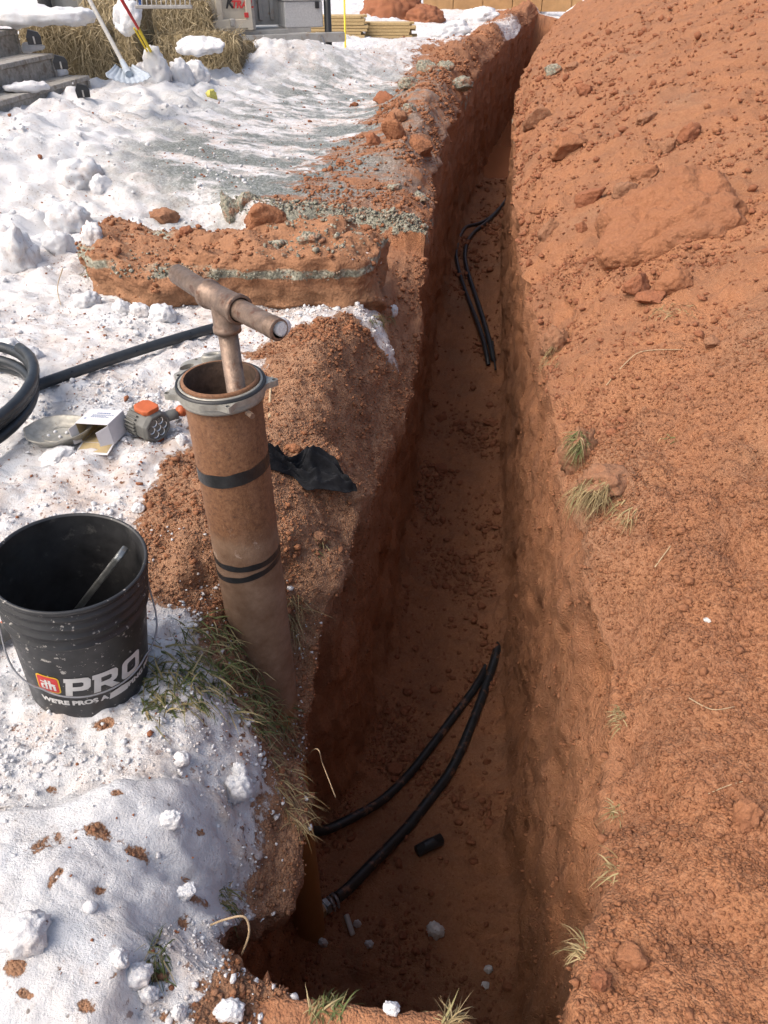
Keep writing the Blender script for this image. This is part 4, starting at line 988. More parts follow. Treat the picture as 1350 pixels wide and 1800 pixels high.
def lump(name, px, py, wpx, hpx, mat, label, cat, seed, group=None, dep=.8, nz=.14, s=4, facets=10, cut=(.5, .85)):
    """a lump whose outline in the photograph is about wpx by hpx, standing where the ground is seen under it"""
    g = hit(px, py + hpx * .35)[0]
    D = (g - Vector((0, 0, CZ))).length; k = D / 1300
    sz = (wpx * k, wpx * k * dep, hpx * k * 1.05)
    return rock(name, g + Vector((0, sz[1] * .3, 0)), sz, mat, label, cat, seed, group, (R.uniform(-.2, .2), R.uniform(-.2, .2), YAW + R.uniform(-.4, .4)), s, nz, facets, .36, cut)
L = [
 ('soil_clod', 466, 380, 84, 44, 'clod', 'big rounded red soil clod on top of the frozen slab', 'soil clod'),
 ('gravel_chunk', 541, 416, 46, 30, 'gravel', 'grey green gravel chunk on top of the frozen slab', 'gravel chunk'),
 ('gravel_chunk', 402, 365, 40, 66, 'gravel', 'upright grey gravel crust piece at the edge of snow behind the slab', 'gravel chunk'),
 ('gravel_chunk', 428, 352, 50, 36, 'gravel', 'grey gravel crust piece next to the big rounded clod', 'gravel chunk'),
 ('gravel_chunk', 286, 384, 56, 32, 'browncl', 'dark brown crusted lump in snow above the slab left end', 'soil clod'),
 ('soil_clod', 325, 405, 34, 26, 'redclod', 'small red clod on the slab left of the big clod', 'soil clod'),
 ('soil_clod', 690, 225, 40, 56, 'clod', 'elongated brown clod leaning on the far left bank', 'soil clod'),
 ('soil_clod', 700, 207, 34, 30, 'browncl', 'brown clod above the elongated clod on the far left bank', 'soil clod'),
 ('soil_clod', 655, 245, 34, 34, 'redclod', 'red clod at the snow edge of the far left bank', 'soil clod'),
 ('soil_clod', 738, 255, 60, 46, 'clod', 'rounded broad clod at the trench rim of the far left bank', 'soil clod'),
 ('soil_clod', 672, 172, 46, 26, 'redclod', 'flat red clod at the top of the dark icy patch', 'soil clod'),
 ('gravel_chunk', 748, 118, 48, 26, 'gravel', 'flat grey green stone at the snow edge beyond the icy patch', 'gravel chunk'),
 ('gravel_chunk', 786, 116, 34, 24, 'gravel', 'grey green stone between flat stone and trench, far left bank', 'gravel chunk'),
 ('gravel_chunk', 722, 146, 44, 24, 'gravel', 'tilted grey gravel plate below the flat stone', 'gravel chunk'),
 ('gravel_chunk', 805, 150, 44, 28, 'gravel', 'dark gravel chunk hanging at the far left trench rim', 'gravel chunk'),
 ('gravel_chunk', 718, 190, 26, 18, 'gravel', 'small grey stone on the far left bank', 'gravel chunk'),
 ('gravel_chunk', 735, 345, 36, 20, 'gravel', 'pale gravel crust piece at the trench end of the drive ledge', 'gravel chunk'),
 ('gravel_chunk', 692, 330, 34, 16, 'gravel', 'thin gravel crust piece on the drive ledge', 'gravel chunk'),
 ('soil_clod', 622, 183, 14, 11, 'redclod', 'lone small red clod on the icy patch', 'soil clod'),
 ('soil_clod', 598, 286, 18, 10, 'redclod', 'small red clod left of the far dirt bank', 'soil clod'),
 ('soil_clod', 1118, 496, 52, 52, 'redclod', 'red angular boulder of soil under the smooth block, left one', 'soil clod'),
 ('soil_clod', 1186, 496, 58, 52, 'clod', 'orange angular boulder of soil under the smooth block, right one', 'soil clod'),
 ('soil_clod', 1150, 522, 62, 34, 'redclod', 'low red clod between the two boulders under the smooth block', 'soil clod'),
 ('soil_clod', 1214, 236, 44, 36, 'redclod', 'dark red tilted clod high on the spoil heap', 'soil clod'),
 ('soil_clod', 1172, 258, 34, 40, 'browncl', 'brown upright clod left of the dark red tilted clod', 'soil clod'),
 ('soil_clod', 1140, 208, 34, 20, 'browncl', 'flat brown stone on the upper spoil heap', 'soil clod'),
 ('soil_clod', 944, 205, 52, 44, 'browncl', 'hollow brown clod at the right rim far along the trench', 'soil clod'),
 ('gravel_chunk', 972, 125, 34, 20, 'gravel', 'grey stone near the right rim high up the heap', 'gravel chunk'),
 ('soil_clod', 1028, 156, 34, 22, 'redclod', 'red clod right of the grey stone on the heap', 'soil clod'),
 ('soil_clod', 1005, 118, 26, 18, 'browncl', 'small brown clod above the grey stone on the heap', 'soil clod'),
 ('soil_clod', 1000, 255, 66, 44, 'clod', 'broad pale clod half sunk near the right rim', 'soil clod'),
 ('soil_clod', 1034, 346, 62, 48, 'redclod', 'red clod left of the smooth block', 'soil clod'),
 ('soil_clod', 1100, 330, 50, 34, 'browncl', 'brown slanted clod touching the top of the smooth block', 'soil clod'),
 ('soil_clod', 1130, 300, 54, 36, 'clod', 'pale clod with crust above the smooth block', 'soil clod'),
 ('soil_clod', 966, 398, 40, 48, 'browncl', 'long brown flake on the right rim beside the smooth block', 'soil clod'),
 ('soil_clod', 1022, 398, 32, 24, 'redclod', 'small red clod between brown flake and smooth block', 'soil clod'),
 ('soil_clod', 1052, 1722, 40, 52, 'redclod', 'dark red lump beside the grass tuft at the bottom right', 'soil clod'),
 ('soil_clod', 1115, 1690, 56, 44, 'clod', 'rounded orange lump right of the dark red lump, bottom right', 'soil clod'),
 ('soil_clod', 1310, 1430, 56, 60, 'clod', 'cracked smooth orange lump at the right edge', 'soil clod'),
 ('soil_clod', 1255, 600, 34, 30, 'browncl', 'brown cube shaped clod near the right edge', 'soil clod'),
 ('soil_clod', 515, 788, 36, 24, 'clod', 'smooth orange clod just above the black cloth', 'soil clod'),
 ('soil_clod', 775, 735, 30, 18, 'redclod', 'small loose clod on the trench floor, middle distance', 'soil clod'),
 ('soil_clod', 865, 745, 36, 20, 'redclod', 'flat loose clods at the right of the trench floor', 'soil clod'),
 ('soil_clod', 775, 823, 36, 22, 'redclod', 'larger clod on the trench floor below the middle', 'soil clod'),
 ('soil_clod', 695, 1352, 34, 26, 'redclod', 'round clod on the trench floor left of the near pipes', 'soil clod'),
 ('soil_clod', 856, 1338, 18, 18, 'redclod', 'small round clod on the trench floor right of the near pipes', 'soil clod'),
 ('sod_clump', 1018, 790, 66, 90, 'browncl', 'upper brown sod clump hanging on the right rim', 'sod clump'),
 ('sod_clump', 1068, 850, 96, 60, 'browncl', 'lower brown sod clump hanging on the right rim', 'sod clump'),
 ('sod_clump', 975, 600, 44, 60, 'browncl', 'small sod clump on the right rim beyond the others', 'sod clump'),
 ('sod_clump', 560, 945, 30, 26, 'browncl', 'small sod clump on the left bank below the cloth', 'sod clump'),
 ('snow_lump', 275, 122, 44, 66, 'snow', 'tall upright block of snow beside the shovel', 'snow lump'),
 ('snow_lump', 318, 128, 34, 40, 'snow', 'second snow block right of the tall upright one', 'snow lump'),
 ('snow_lump', 345, 130, 40, 44, 'snow', 'third snow block in front of the snow covered bale', 'snow lump'),
 ('snow_lump', 115, 385, 64, 58, 'dsnow', 'round dirty snow boulder on the left bank', 'snow lump'),
 ('snow_lump', 25, 440, 76, 90, 'dsnow', 'large broken snow boulder at the left edge', 'snow lump'),
 ('snow_lump', 100, 430, 50, 46, 'snow', 'white snow lump right of the large broken boulder', 'snow lump'),
 ('snow_lump', 135, 305, 70, 52, 'dsnow', 'wide grey snow lump on the left bank', 'snow lump'),
 ('snow_lump', 175, 325, 36, 34, 'snow', 'snow lump at the right foot of the wide grey lump', 'snow lump'),
 ('snow_lump', 212, 540, 32, 28, 'snow', 'white snow ball under the left half of the frozen slab', 'snow lump'),
 ('snow_lump', 243, 545, 36, 26, 'dsnow', 'dirty snow ball right of the white ball under the slab', 'snow lump'),
 ('snow_lump', 283, 552, 44, 38, 'snow', 'bigger snow lump under the slab near the tee handle', 'snow lump'),
 ('snow_lump', 150, 528, 44, 30, 'snow', 'snow lump left of the balls under the slab', 'snow lump'),
 ('snow_lump', 50, 625, 42, 30, 'snow', 'snow lump above the pipe coil', 'snow lump'),
 ('snow_lump', 15, 610, 36, 32, 'snow', 'snow lump above the pipe coil at the left edge', 'snow lump'),
 ('snow_lump', 160, 412, 40, 44, 'dsnow', 'dirty snow lump stuck to the left end of the slab', 'snow lump'),
 ('snow_lump', 95, 806, 60, 26, 'snow', 'flat snow cake below the metal well cap', 'snow lump'),
 ('snow_lump', 318, 772, 22, 28, 'snow', 'small snow lump between work light and casing', 'snow lump'),
 ('snow_lump', 243, 893, 27, 22, 'snow', 'small white snow lump on red soil above the bucket rim', 'snow lump'),
 ('snow_lump', 412, 1382, 58, 62, 'snow', 'jagged white snow chunk on the soil edge below the grass', 'snow lump'),
 ('snow_lump', 420, 1352, 32, 40, 'snow', 'narrow snow chunk leaning on the jagged one', 'snow lump'),
 ('snow_lump', 318, 1335, 34, 32, 'dsnow', 'brownish snow ball at the top of the near snow slab', 'snow lump'),
 ('snow_lump', 300, 1440, 40, 36, 'snow', 'flat white snow piece on the near snow slab', 'snow lump'),
 ('snow_lump', 325, 1568, 34, 28, 'snow', 'white snow cube at the lower edge of the near snow slab', 'snow lump'),
 ('snow_lump', 208, 1678, 26, 34, 'snow', 'upright snow piece below the near snow slab', 'snow lump'),
 ('snow_lump', 212, 1690, 24, 30, 'dsnow', 'pinkish snow lump right of the upright piece', 'snow lump'),
 ('snow_lump', 240, 1720, 44, 40, 'dsnow', 'large pinkish snow ball near the bottom edge', 'snow lump'),
 ('snow_lump', 257, 1748, 32, 34, 'dsnow', 'smooth pink snow ball below the large pinkish one', 'snow lump'),
 ('snow_lump', 315, 1778, 22, 40, 'dsnow', 'tall dirty snow lump at the bottom edge', 'snow lump'),
 ('snow_lump', 400, 1785, 44, 30, 'snow', 'white snow lump at the bottom edge', 'snow lump'),
 ('snow_lump', 40, 1650, 76, 60, 'dsnow', 'broad pinkish snow lump at the bottom left', 'snow lump'),
 ('snow_lump', 687, 1772, 26, 26, 'snow', 'white snow cube in the grass at the near trench end', 'snow lump'),
 ('snow_lump', 765, 1635, 28, 30, 'dsnow', 'dirty snow ball on the trench floor', 'snow lump'),
 ('snow_lump', 649, 1659, 16, 18, 'snow', 'small snow bit right of the white tube', 'snow lump'),
 ('snow_lump', 567, 1655, 14, 22, 'snow', 'small snow bit at the foot of the casing', 'snow lump'),
 ('snow_lump', 628, 1622, 12, 22, 'dsnow', 'small dirty snow bit touching the white tube', 'snow lump'),
 ('snow_lump', 853, 1733, 14, 12, 'snow', 'tiny snow bit on the trench floor near the right wall', 'snow lump'),
 ('snow_lump', 858, 1704, 14, 18, 'dsnow', 'tiny snow smear above the tiny snow bit on the trench floor', 'snow lump'),
 ('snow_lump', 690, 545, 18, 26, 'snow', 'small snow lump at the trench rim right of the slab', 'snow lump'),
 ('snow_lump', 840, 30, 60, 26, 'snow', 'heap of snow at the far end of the left bank', 'snow lump'),
 ('snow_lump', 790, 55, 60, 26, 'snow', 'lower snow heap left of the far bank end', 'snow lump'),
 ('foam_scrap', 370, 163, 18, 24, 'foam', 'crumpled yellow scrap in the snow behind the drive', 'scrap'),
 ('pale_pebble', 1243, 1091, 16, 10, 'ptfe', 'pale oval pebble on the spoil heap', 'pebble'),
 ('pale_pebble', 1131, 720, 10, 16, 'browncl', 'pale upright pebble on the heap above the grass tufts', 'pebble'),
]
CL_ = []
GRP = {'soil_clod': 'soil clods', 'gravel_chunk': 'gravel crust chunks', 'snow_lump': 'snow lumps'}
for i, (nm_, px, py, wp, hp, mt, lb, ct) in enumerate(L):
    sn = nm_ == 'snow_lump'; sd_ = nm_ == 'sod_clump'
    o_ = lump(nm_, px, py, wp, hp, mt, lb, ct, 300 + i * 7, GRP.get(nm_), .8, .22 if sn else (.34 if sd_ else .20), 4, 6 if sn else (4 if sd_ else 12), (.66, .95) if sn or sd_ else (.45, .8))

for o_ in COL.objects:
    if o_.name.startswith('sod_clump'): TERR.append(o_)
bpy.context.view_layer.update()
# ------------------------------------------------------------------ crumbs too small to pick apart
def crumbs(name, pos, nor, size, mat, label, seed, ico_s=1, flat_=.75):
    r = np.random.default_rng(seed)
    V0, F0 = ico(ico_s) if ico_s else (np.array([(1, 0, 0), (-1, 0, 0), (0, 1, 0), (0, -1, 0), (0, 0, 1), (0, 0, -1)], float), [(0, 2, 4), (2, 1, 4), (1, 3, 4), (3, 0, 4), (2, 0, 5), (1, 2, 5), (3, 1, 5), (0, 3, 5)])
    n = len(pos); nv = len(V0); F0 = np.array(F0)
    base = []
    for k in range(24):
        v = rockv(seed + k, ico_s, 8, (.38, .85), .28)[0] if ico_s else V0 @ np.array(Euler(r.uniform(0, 6, 3)).to_matrix()) * r.uniform(.7, 1.2, (6, 1)); base.append(v)
    base = np.array(base)[r.integers(0, 24, n)]
    a = r.uniform(0, 2 * np.pi, n); c, s = np.cos(a)[:, None], np.sin(a)[:, None]
    x_, y_ = base[..., 0] * c - base[..., 1] * s, base[..., 0] * s + base[..., 1] * c
    st = r.uniform(.6, 1.3, (n, 3)); st[:, 2] *= flat_
    B = np.stack([x_, y_, base[..., 2]], -1) * st[:, None] * size[:, None, None] * .5
    B = B + (pos + nor * (size * .18)[:, None])[:, None]
    F = (F0[None] + (np.arange(n) * nv)[:, None, None]).reshape(-1, 3).astype(np.int32)
    me = bpy.data.meshes.new(name); me.vertices.add(n * nv); me.vertices.foreach_set('co', B.astype(np.float32).ravel())
    me.loops.add(F.size); me.loops.foreach_set('vertex_index', F.ravel()); me.polygons.add(len(F)); me.polygons.foreach_set('loop_start', np.arange(0, F.size, 3, dtype=np.int32)); me.update(calc_edges=True)
    me.materials.append(M[mat]); o = bpy.data.objects.new(name, me); COL.objects.link(o); return tag(o, label, None, None, 'stuff')
PU, PV = np.gradient(P, axis=1), np.gradient(P, axis=0); Nf = np.cross(PU, PV); Nf /= np.linalg.norm(Nf, axis=-1, keepdims=True) + 1e-12
def pick(mask, n, seed):
    r = np.random.default_rng(seed); w_ = (mask * (yv > .32) * (yv < 20)).ravel(); idx = np.flatnonzero(r.random(w_.size) < w_ * n / max(w_.sum(), 1))
    j = r.uniform(-.9, .9, (2, len(idx), 1))
    return P.reshape(-1, 3)[idx] + j[0] * PU.reshape(-1, 3)[idx] + j[1] * PV.reshape(-1, 3)[idx], Nf.reshape(-1, 3)[idx], r
patch = sst(-.15, .5, perlin(x * 2.5, yv * 2.5, z * 2.5, 401) + .5 * perlin(x * 7, yv * 7, z * 7, 402)) * .92 + .08
inview = (np.abs(x + .13 * yv) < .62 * yv + .55)
ps, ns, r = pick((soil > .6) * isR * patch * inview * (tB < 3), 12000, 1); sz = np.clip(np.exp(r.normal(-5.0, .6, len(ps))), .003, .04) * np.clip(.75 + ps[:, 1] * .14, .8, 2.0)
crumbs('soil_crumbs', ps, ns, sz, 'clod', 'loose crumbs of red soil on the spoil heap', 500)
ps, ns, r = pick((soil > .6) * isR * (.25 + patch) * inview * (tB < 1) * (yv < 2.6) * (tB > .02), 42000, 11); sz = np.clip(np.exp(r.normal(-5.15, .42, len(ps))), .003, .020)
crumbs('soil_crumbs', ps, ns, sz, 'clod', 'fine crumbs of red soil on the near spoil heap', 515, 0)
ps, ns, r = pick((soil > .6) * isL * (.25 + patch) * inview * (tB < 1.2) * (yv < 3.6), 22000, 13); sz = np.clip(np.exp(r.normal(-5.05, .42, len(ps))), .003, .020)
crumbs('soil_crumbs', ps, ns, sz, 'browncl', 'fine crumbs of brown soil on the near left bank', 516, 0)
ps, ns, r = pick(isT * (wallm > .3) * (.25 + patch) * (yv < 8), 12000, 14); sz = np.clip(np.exp(r.normal(-4.75, .45, len(ps))), .004, .035)
crumbs('soil_crumbs', ps, ns, sz, 'clod', 'soil crumbs clinging to the trench walls', 517, 0)
ps, ns, r = pick((soil > .6) * isR * (.15 + patch) * inview * (tB < 3) * (yv > 2.2) * (yv < 12), 6000, 12); sz = np.clip(np.exp(r.normal(-4.15, .55, len(ps))), .008, .075) * np.clip(.45 + ps[:, 1] * .12, .6, 1.5)
crumbs('soil_clods', ps, ns, sz, 'redclod', 'small broken clods strewn over the upper spoil heap', 518)
ps, ns, r = pick((soil > .6) * isL * patch * inview * (tB < 1.6), 9000, 2); sz = np.clip(np.exp(r.normal(-4.75, .5, len(ps))), .004, .035) * np.clip(.6 + ps[:, 1] * .25, .7, 2.6)
crumbs('soil_crumbs', ps, ns, sz, 'clod', 'loose crumbs of red soil on the left bank', 530)
ps, ns, r = pick(isT * (Nn[..., 2] > .6) * (z < -1) * patch, 5000, 3); sz = np.clip(np.exp(r.normal(-4.0, .6, len(ps))), .006, .07) * np.clip(.6 + ps[:, 1] * .12, .7, 1.8)
crumbs('soil_crumbs', ps, ns, sz, 'redclod', 'loose crumbs of soil on the trench floor', 560)
ps, ns, r = pick((snow > .75) * isL * patch * inview * (1 - .6 * sst(2.6, 4, yv)) * (1 - .8 * (dSl > 0)) * (1 - .8 * sst(4.8, 6, yv) * (x > -2.4)), 7500, 4); sz = np.clip(np.exp(r.normal(-4.95, .6, len(ps))), .003, .04) * np.clip(.6 + ps[:, 1] * .22, .7, 1.8)
crumbs('snow_crumbs', ps, ns, sz, 'snow', 'small lumps of loose snow over the yard', 590)
ps, ns, r = pick((snow > .7) * isL * np.clip(dirt * 1.5, 0, 1) * inview, 2600, 5); sz = np.clip(np.exp(r.normal(-5.2, .5, len(ps))), .003, .03) * np.clip(.6 + ps[:, 1] * .25, .7, 2.2)
crumbs('soil_crumbs', ps, ns, sz, 'redclod', 'red soil crumbs scattered over the snow', 620)
ps, ns, r = pick((snow > .3) * isL * (yv < 1.5) * (dSl < .01) * inview * (.2 + patch), 3000, 21); sz = np.clip(np.exp(r.normal(-5.2, .5, len(ps))), .003, .026)
crumbs('snow_crumbs', ps, ns, sz, 'dsnow', 'dirty granular snow around the bucket and the near snow slab', 770)
ps, ns, r = pick((soil > .5) * isL * (yv < 1.5) * inview * patch, 500, 22); sz = np.clip(np.exp(r.normal(-5.0, .5, len(ps))), .003, .024)
crumbs('snow_crumbs', ps, ns, sz, 'dsnow', 'dirty snow grains mixed into the soil of the near left edge', 800)
ps, ns, r = pick((gravel > .4) * isL * inview, 1200, 6); sz = np.clip(np.exp(r.normal(-4.1, .4, len(ps))), .008, .05)
crumbs('gravel_crumbs', ps, ns, sz, 'gravel', 'loose gravel bits along the drive ledge', 650)
# crumbs over the frozen slab
sp_, sn_ = [], []
rs = np.random.default_rng(9)
mw = SLABO.matrix_world
for v in SLABO.data.vertices:
    nn = mw.to_3x3() @ v.normal
    if nn.z > .55 and rs.random() < .13:
        q = mw @ v.co; sp_.append((q.x + rs.uniform(-.015, .015), q.y + rs.uniform(-.015, .015), q.z)); sn_.append(tuple(nn))
sz = np.clip(np.exp(rs.normal(-4.5, .65, len(sp_))), .01, .08); sp_, sn_ = np.array(sp_), np.array(sn_); h_ = len(sp_) * 3 // 4
crumbs('soil_crumbs', sp_[:h_], sn_[:h_], sz[:h_], 'clod', 'loose red crumbs on top of the frozen slab', 680)
crumbs('gravel_crumbs', sp_[h_:], sn_[h_:], sz[h_:], 'gravel', 'loose gravel bits on top of the frozen slab', 710)

bp_, bn_ = [], []
for v in SLABO.data.vertices:
    nn = mw.to_3x3() @ v.normal
    if nn.y < -.3 and .075 < v.co.z < .12 and -.55 < v.co.x < .62 and rs.random() < .3:
        q = mw @ v.co; bp_.append((q.x + rs.uniform(-.01, .01), q.y, q.z + rs.uniform(-.01, .01))); bn_.append(tuple(nn))
crumbs('gravel_crumbs', np.array(bp_), np.array(bn_), np.clip(np.exp(rs.normal(-4.5, .4, len(bp_))), .01, .045), 'gravel', 'gravel bits bedded along the front of the frozen slab', 740)

# ------------------------------------------------------------------ grass, roots, sticks
def blades(roots, lmin, lmax, lean, spread_, wid, seed, seg=4, droop=.6):
    r = random.Random(seed); V, F = [], []
    for p in roots:
        L_ = r.uniform(lmin, lmax); a = r.uniform(0, 2 * math.pi)
        d = (Vector(lean) + Vector((math.cos(a), math.sin(a), 0)) * r.uniform(0, spread_)).normalized()
        s = d.cross(Vector((r.uniform(-1, 1), r.uniform(-1, 1), r.uniform(.2, 1)))).normalized() * wid * r.uniform(.6, 1.2)
        p = Vector(p); st = L_ / seg; k = len(V)
        for i in range(seg + 1):
            w_ = s * (1 - (i / seg) ** 1.5 * .92); V.append(p - w_); V.append(p + w_)
            if i: F.append((k + 2 * i - 2, k + 2 * i - 1, k + 2 * i + 1, k + 2 * i))
            d = (d + Vector((r.uniform(-.15, .15), r.uniform(-.15, .15), -droop * r.uniform(.1, .6)))).normalized(); p = p + d * st
    return V, F
def roots_px(poly, n, seed):
    r = random.Random(seed); xs = [p[0] for p in poly]; ys = [p[1] for p in poly]; out = []
    px_, py_ = np.array(xs), np.array(ys)
    while len(out) < n:
        a, b = r.uniform(min(xs), max(xs)), r.uniform(min(ys), max(ys)); ins = False; j = len(poly) - 1
        for i in range(len(poly)):
            if (ys[i] > b) != (ys[j] > b) and a < (xs[j] - xs[i]) * (b - ys[i]) / (ys[j] - ys[i]) + xs[i]: ins = not ins
            j = i
        if ins: out.append(hit(a, b)[0])
    return out
TERR_ALL = TERR; 
def tuft(name, polys, n, lmin, lmax, lean, spread_, mat, label, seed, wid=.0016, kind=None, droop=.6):
    V, F = blades(roots_px(polys, n, seed), lmin, lmax, lean, spread_, wid, seed, 4, droop); o = obj(name, V, F, mat)
    return tag(o, label, None if kind else 'grass tuft', None if kind else 'grass tufts', kind)
tuft('grass', [(265, 1160), (330, 1090), (390, 1075), (400, 1120), (450, 1170), (500, 1240), (500, 1290), (450, 1290), (380, 1235), (280, 1270), (235, 1260)], 850, .04, .10, (.2, -.2, .25), 1.2, 'grass', 'flattened green lawn grass around the foot of the casing', 1, .0026, 'stuff', .9)
tuft('grass', [(430, 1200), (505, 1240), (530, 1330), (545, 1420), (525, 1480), (490, 1400), (440, 1280)], 330, .025, .08, (.5, -.3, .2), 1.1, 'straw', 'dry straw coloured grass hanging over the trench edge by the casing', 2, .0015, 'stuff', 1.0)
def tf(px, py, rx, ry, n, lmin, lmax, lean, mat, label, seed, wid=.0016, droop=.6, spread_=.8):
    poly = [(px + rx * math.cos(i * .785), py + ry * math.sin(i * .785)) for i in range(8)]
    return tuft('grass_tuft', poly, n, lmin, lmax, lean, spread_, mat, label, seed, wid, None, droop)
T = [(515, 1080, 20, 45, 70, .04, .12, (.6, -.2, .1), 'straw', 'dry grass tuft sticking out right of the casing below the tape'),
 (562, 960, 14, 22, 26, .03, .06, (.2, -.4, -.3), 'grass', 'small grass tuft hanging on the bank right of the casing'),
 (672, 562, 26, 10, 60, .04, .09, (.1, -.3, .5), 'grass', 'grass tuft with snow at the trench rim beside the slab'),
 (275, 1690, 22, 30, 60, .03, .08, (.2, -.3, .5), 'grass', 'green grass tuft left of the near trench corner'),
 (395, 1580, 14, 24, 36, .03, .08, (.5, -.2, -.1), 'grass', 'grass tuft hanging from the edge under the near snow slab'),
 (575, 1775, 34, 16, 130, .02, .06, (.2, .2, .35), 'grass', 'grass tuft on the near end of the trench, left one'),
 (790, 1798, 16, 3, 60, .02, .07, (.2, .2, .35), 'straw', 'grass tuft on the near end of the trench, right one'),
 (1020, 775, 14, 22, 110, .03, .09, (-.5, -.3, .1), 'grass', 'upper grass tuft hanging from the sod on the right rim'),
 (1040, 862, 40, 24, 190, .03, .10, (-.4, -.5, .0), 'straw', 'middle grass tuft hanging from the sod on the right rim'),
 (1100, 895, 24, 20, 90, .03, .08, (-.2, -.5, -.1), 'straw', 'lower grass tuft under the sod on the right rim'),
 (1180, 770, 18, 12, 26, .03, .07, (.2, -.2, .5), 'grass', 'small pale grass tuft on the heap right of the rim sod'),
 (1190, 545, 40, 14, 60, .03, .09, (-.3, -.2, .5), 'straw', 'pale grass below the boulders of the smooth block'),
 (975, 625, 18, 20, 50, .03, .09, (-.4, -.3, -.3), 'straw', 'dry grass tuft at the right rim beyond the sod'),
 (1085, 1425, 12, 18, 24, .03, .06, (-.7, .1, .3), 'straw', 'thin dry grass on the right rim, halfway down the near wall'),
 (1080, 1530, 12, 30, 26, .03, .06, (-.6, .3, .4), 'straw', 'thin pale grass on the right rim above the near tuft'),
 (1025, 1670, 12, 22, 60, .02, .07, (-.4, .3, .3), 'straw', 'grass tuft at the near right rim beside the dark red lump'),
 (1090, 1260, 12, 20, 50, .02, .05, (-.4, .0, .3), 'straw', 'matted dry roots on the right rim at mid height'),
 (150, 480, 10, 14, 40, .04, .10, (-.3, -.2, .2), 'grass', 'grass tuft at the left end of the frozen slab')]
for i, t in enumerate(T): tf(t[0], t[1], t[2], t[3], int(t[4] * 1.6), t[5] * .4, t[6] * 1.05, t[7], t[8], t[9], 40 + i, .0016, 1.5, 2.0)
def twig(px_pts, rd, mat, label, ups=None):
    pts = []
    for i, (a, b) in enumerate(px_pts): pts.append(hit(a, b)[0] + Vector((0, 0, (ups[i] if ups else .006))))
    o = obj('root', *tube(spline(pts, 6), [rd * (1 - .5 * i / (6 * (len(pts) - 1))) for i in range(6 * (len(pts) - 1) + 1)], 6), mat); return tag(o, label, 'root', 'roots')
M['root'] = mat_plain('pale_root', (0.42, 0.31, 0.19), 0.8, 0, 0.2, 60, 0.1)
twig([(474, 735), (476, 700), (481, 682)], .006, 'root', 'pale stick standing in the soil behind the casing flange', [.0, .02, .05])
twig([(1065, 680), (1100, 640), (1130, 620), (1200, 617)], .0022, 'root', 'long pale root lying on the heap below the boulders')
twig([(603, 990), (625, 1030), (610, 1060)], .0016, 'root', 'thin crooked root on the left trench wall below the cloth', [.01, .02, .01])
twig([(1150, 1000), (1178, 962)], .0022, 'root', 'short straw lying on the spoil heap')
twig([(1210, 1230), (1250, 1250), (1290, 1245)], .0014, 'root', 'thin root on the heap near the right edge')
twig([(1240, 1400), (1275, 1385), (1310, 1375)], .0012, 'root', 'thin root on the heap above the cracked lump')
pts = [hit(372, 1630)[0] + Vector((0, 0, .01)), PX(400, 1615, -.02), PX(430, 1612, -.02), PX(438, 1640, -.05), PX(425, 1678, -.1)]
tag(obj('root', *tube(spline(pts, 6), .0022, 6), 'root'), 'bent pale root curling over the near trench corner', 'root', 'roots')
pts = [hit(535, 1335)[0], PX(555, 1316, -.2), PX(568, 1345, -.24), PX(590, 1402, -.3)]
tag(obj('root', *tube(spline(pts, 6), .0013, 6), 'root'), 'thin root hanging in the trench below the casing grass', 'root', 'roots')
twig([(118, 500), (105, 520), (108, 540)], .003, 'root', 'brown stem bent down at the left end of the slab', [.08, .04, .01])

# ------------------------------------------------------------------ hay bales, steps, shovel and tools by the house
def bale(px, py, sx, sy, sz, rz, label, seed, zb, ns=2200, name='hay_bale', hang=.7):
    c = PX(px, py, zb); e = empty(name, (c.x, c.y, zb - .03), label, 'hay bale', 'hay bales', (0, 0, rz))
    A, F = blob_box(sx, sy, sz, seed, 14, 7, .03, 5); A[:, 2] += sz / 2; obj('core', A, F, 'haycore', e)
    r = random.Random(seed); V, Fs = [], []
    for _ in range(ns):
        f = r.random(); q = [r.uniform(-.5, .5), r.uniform(-.5, .5), r.uniform(-.5, .5)]
        ax_ = 1 if f < .5 else (0 if f < .75 else 2); sg = -1 if ax_ == 1 else (1 if ax_ == 2 else r.choice((-1, 1))); q[ax_] = sg * .5
        p = Vector((q[0] * sx, q[1] * sy, q[2] * sz + sz / 2)); nrm = Vector([sg if i == ax_ else 0 for i in range(3)])
        d = Vector((r.gauss(0, .6), r.gauss(0, .6), r.gauss(-hang, .6))); d -= nrm * d.dot(nrm) * .8; d = (d.normalized() + nrm * r.uniform(-.05, .4)).normalized()
        L_ = r.uniform(.05, .15); s = d.cross(nrm + Vector((.1, .2, .3))).normalized() * r.uniform(.0018, .004); k = len(V)
        m_ = p + d * L_ * .5 + nrm * .01; e2 = p + d * L_ + nrm * r.uniform(-.01, .02) + Vector((0, 0, -.01))
        V += [p - s, p + s, m_ + s, m_ - s, e2 + s * .3, e2 - s * .3]; Fs += [(k, k + 1, k + 2, k + 3), (k + 3, k + 2, k + 4, k + 5)]
    so = obj('straw', V, Fs, 'hay', e, smooth=False); so['kind'] = 'stuff'; return e
def cap_snow(px, py, sx, sy, sz, z_, rz, label, seed, rx=0, ry=0):
    A, F = blob_box(sx, sy, sz, seed, 20, 3.2, .05, 4); o = obj('snow_pad', A, F, 'snow'); c = PX(px, py, z_); o.location = c; o.rotation_euler = (rx, ry, rz); return tag(o, label, 'snow', 'snow on the bales')
bale(140, 152, .80, .46, .56, YAW + .12, 'loose front hay bale beside the steps', 61, .33, 3400)
bale(232, 130, .54, .46, .74, YAW - .35, 'dark upright hay bale behind the shovel handle', 62, .34, 2600)
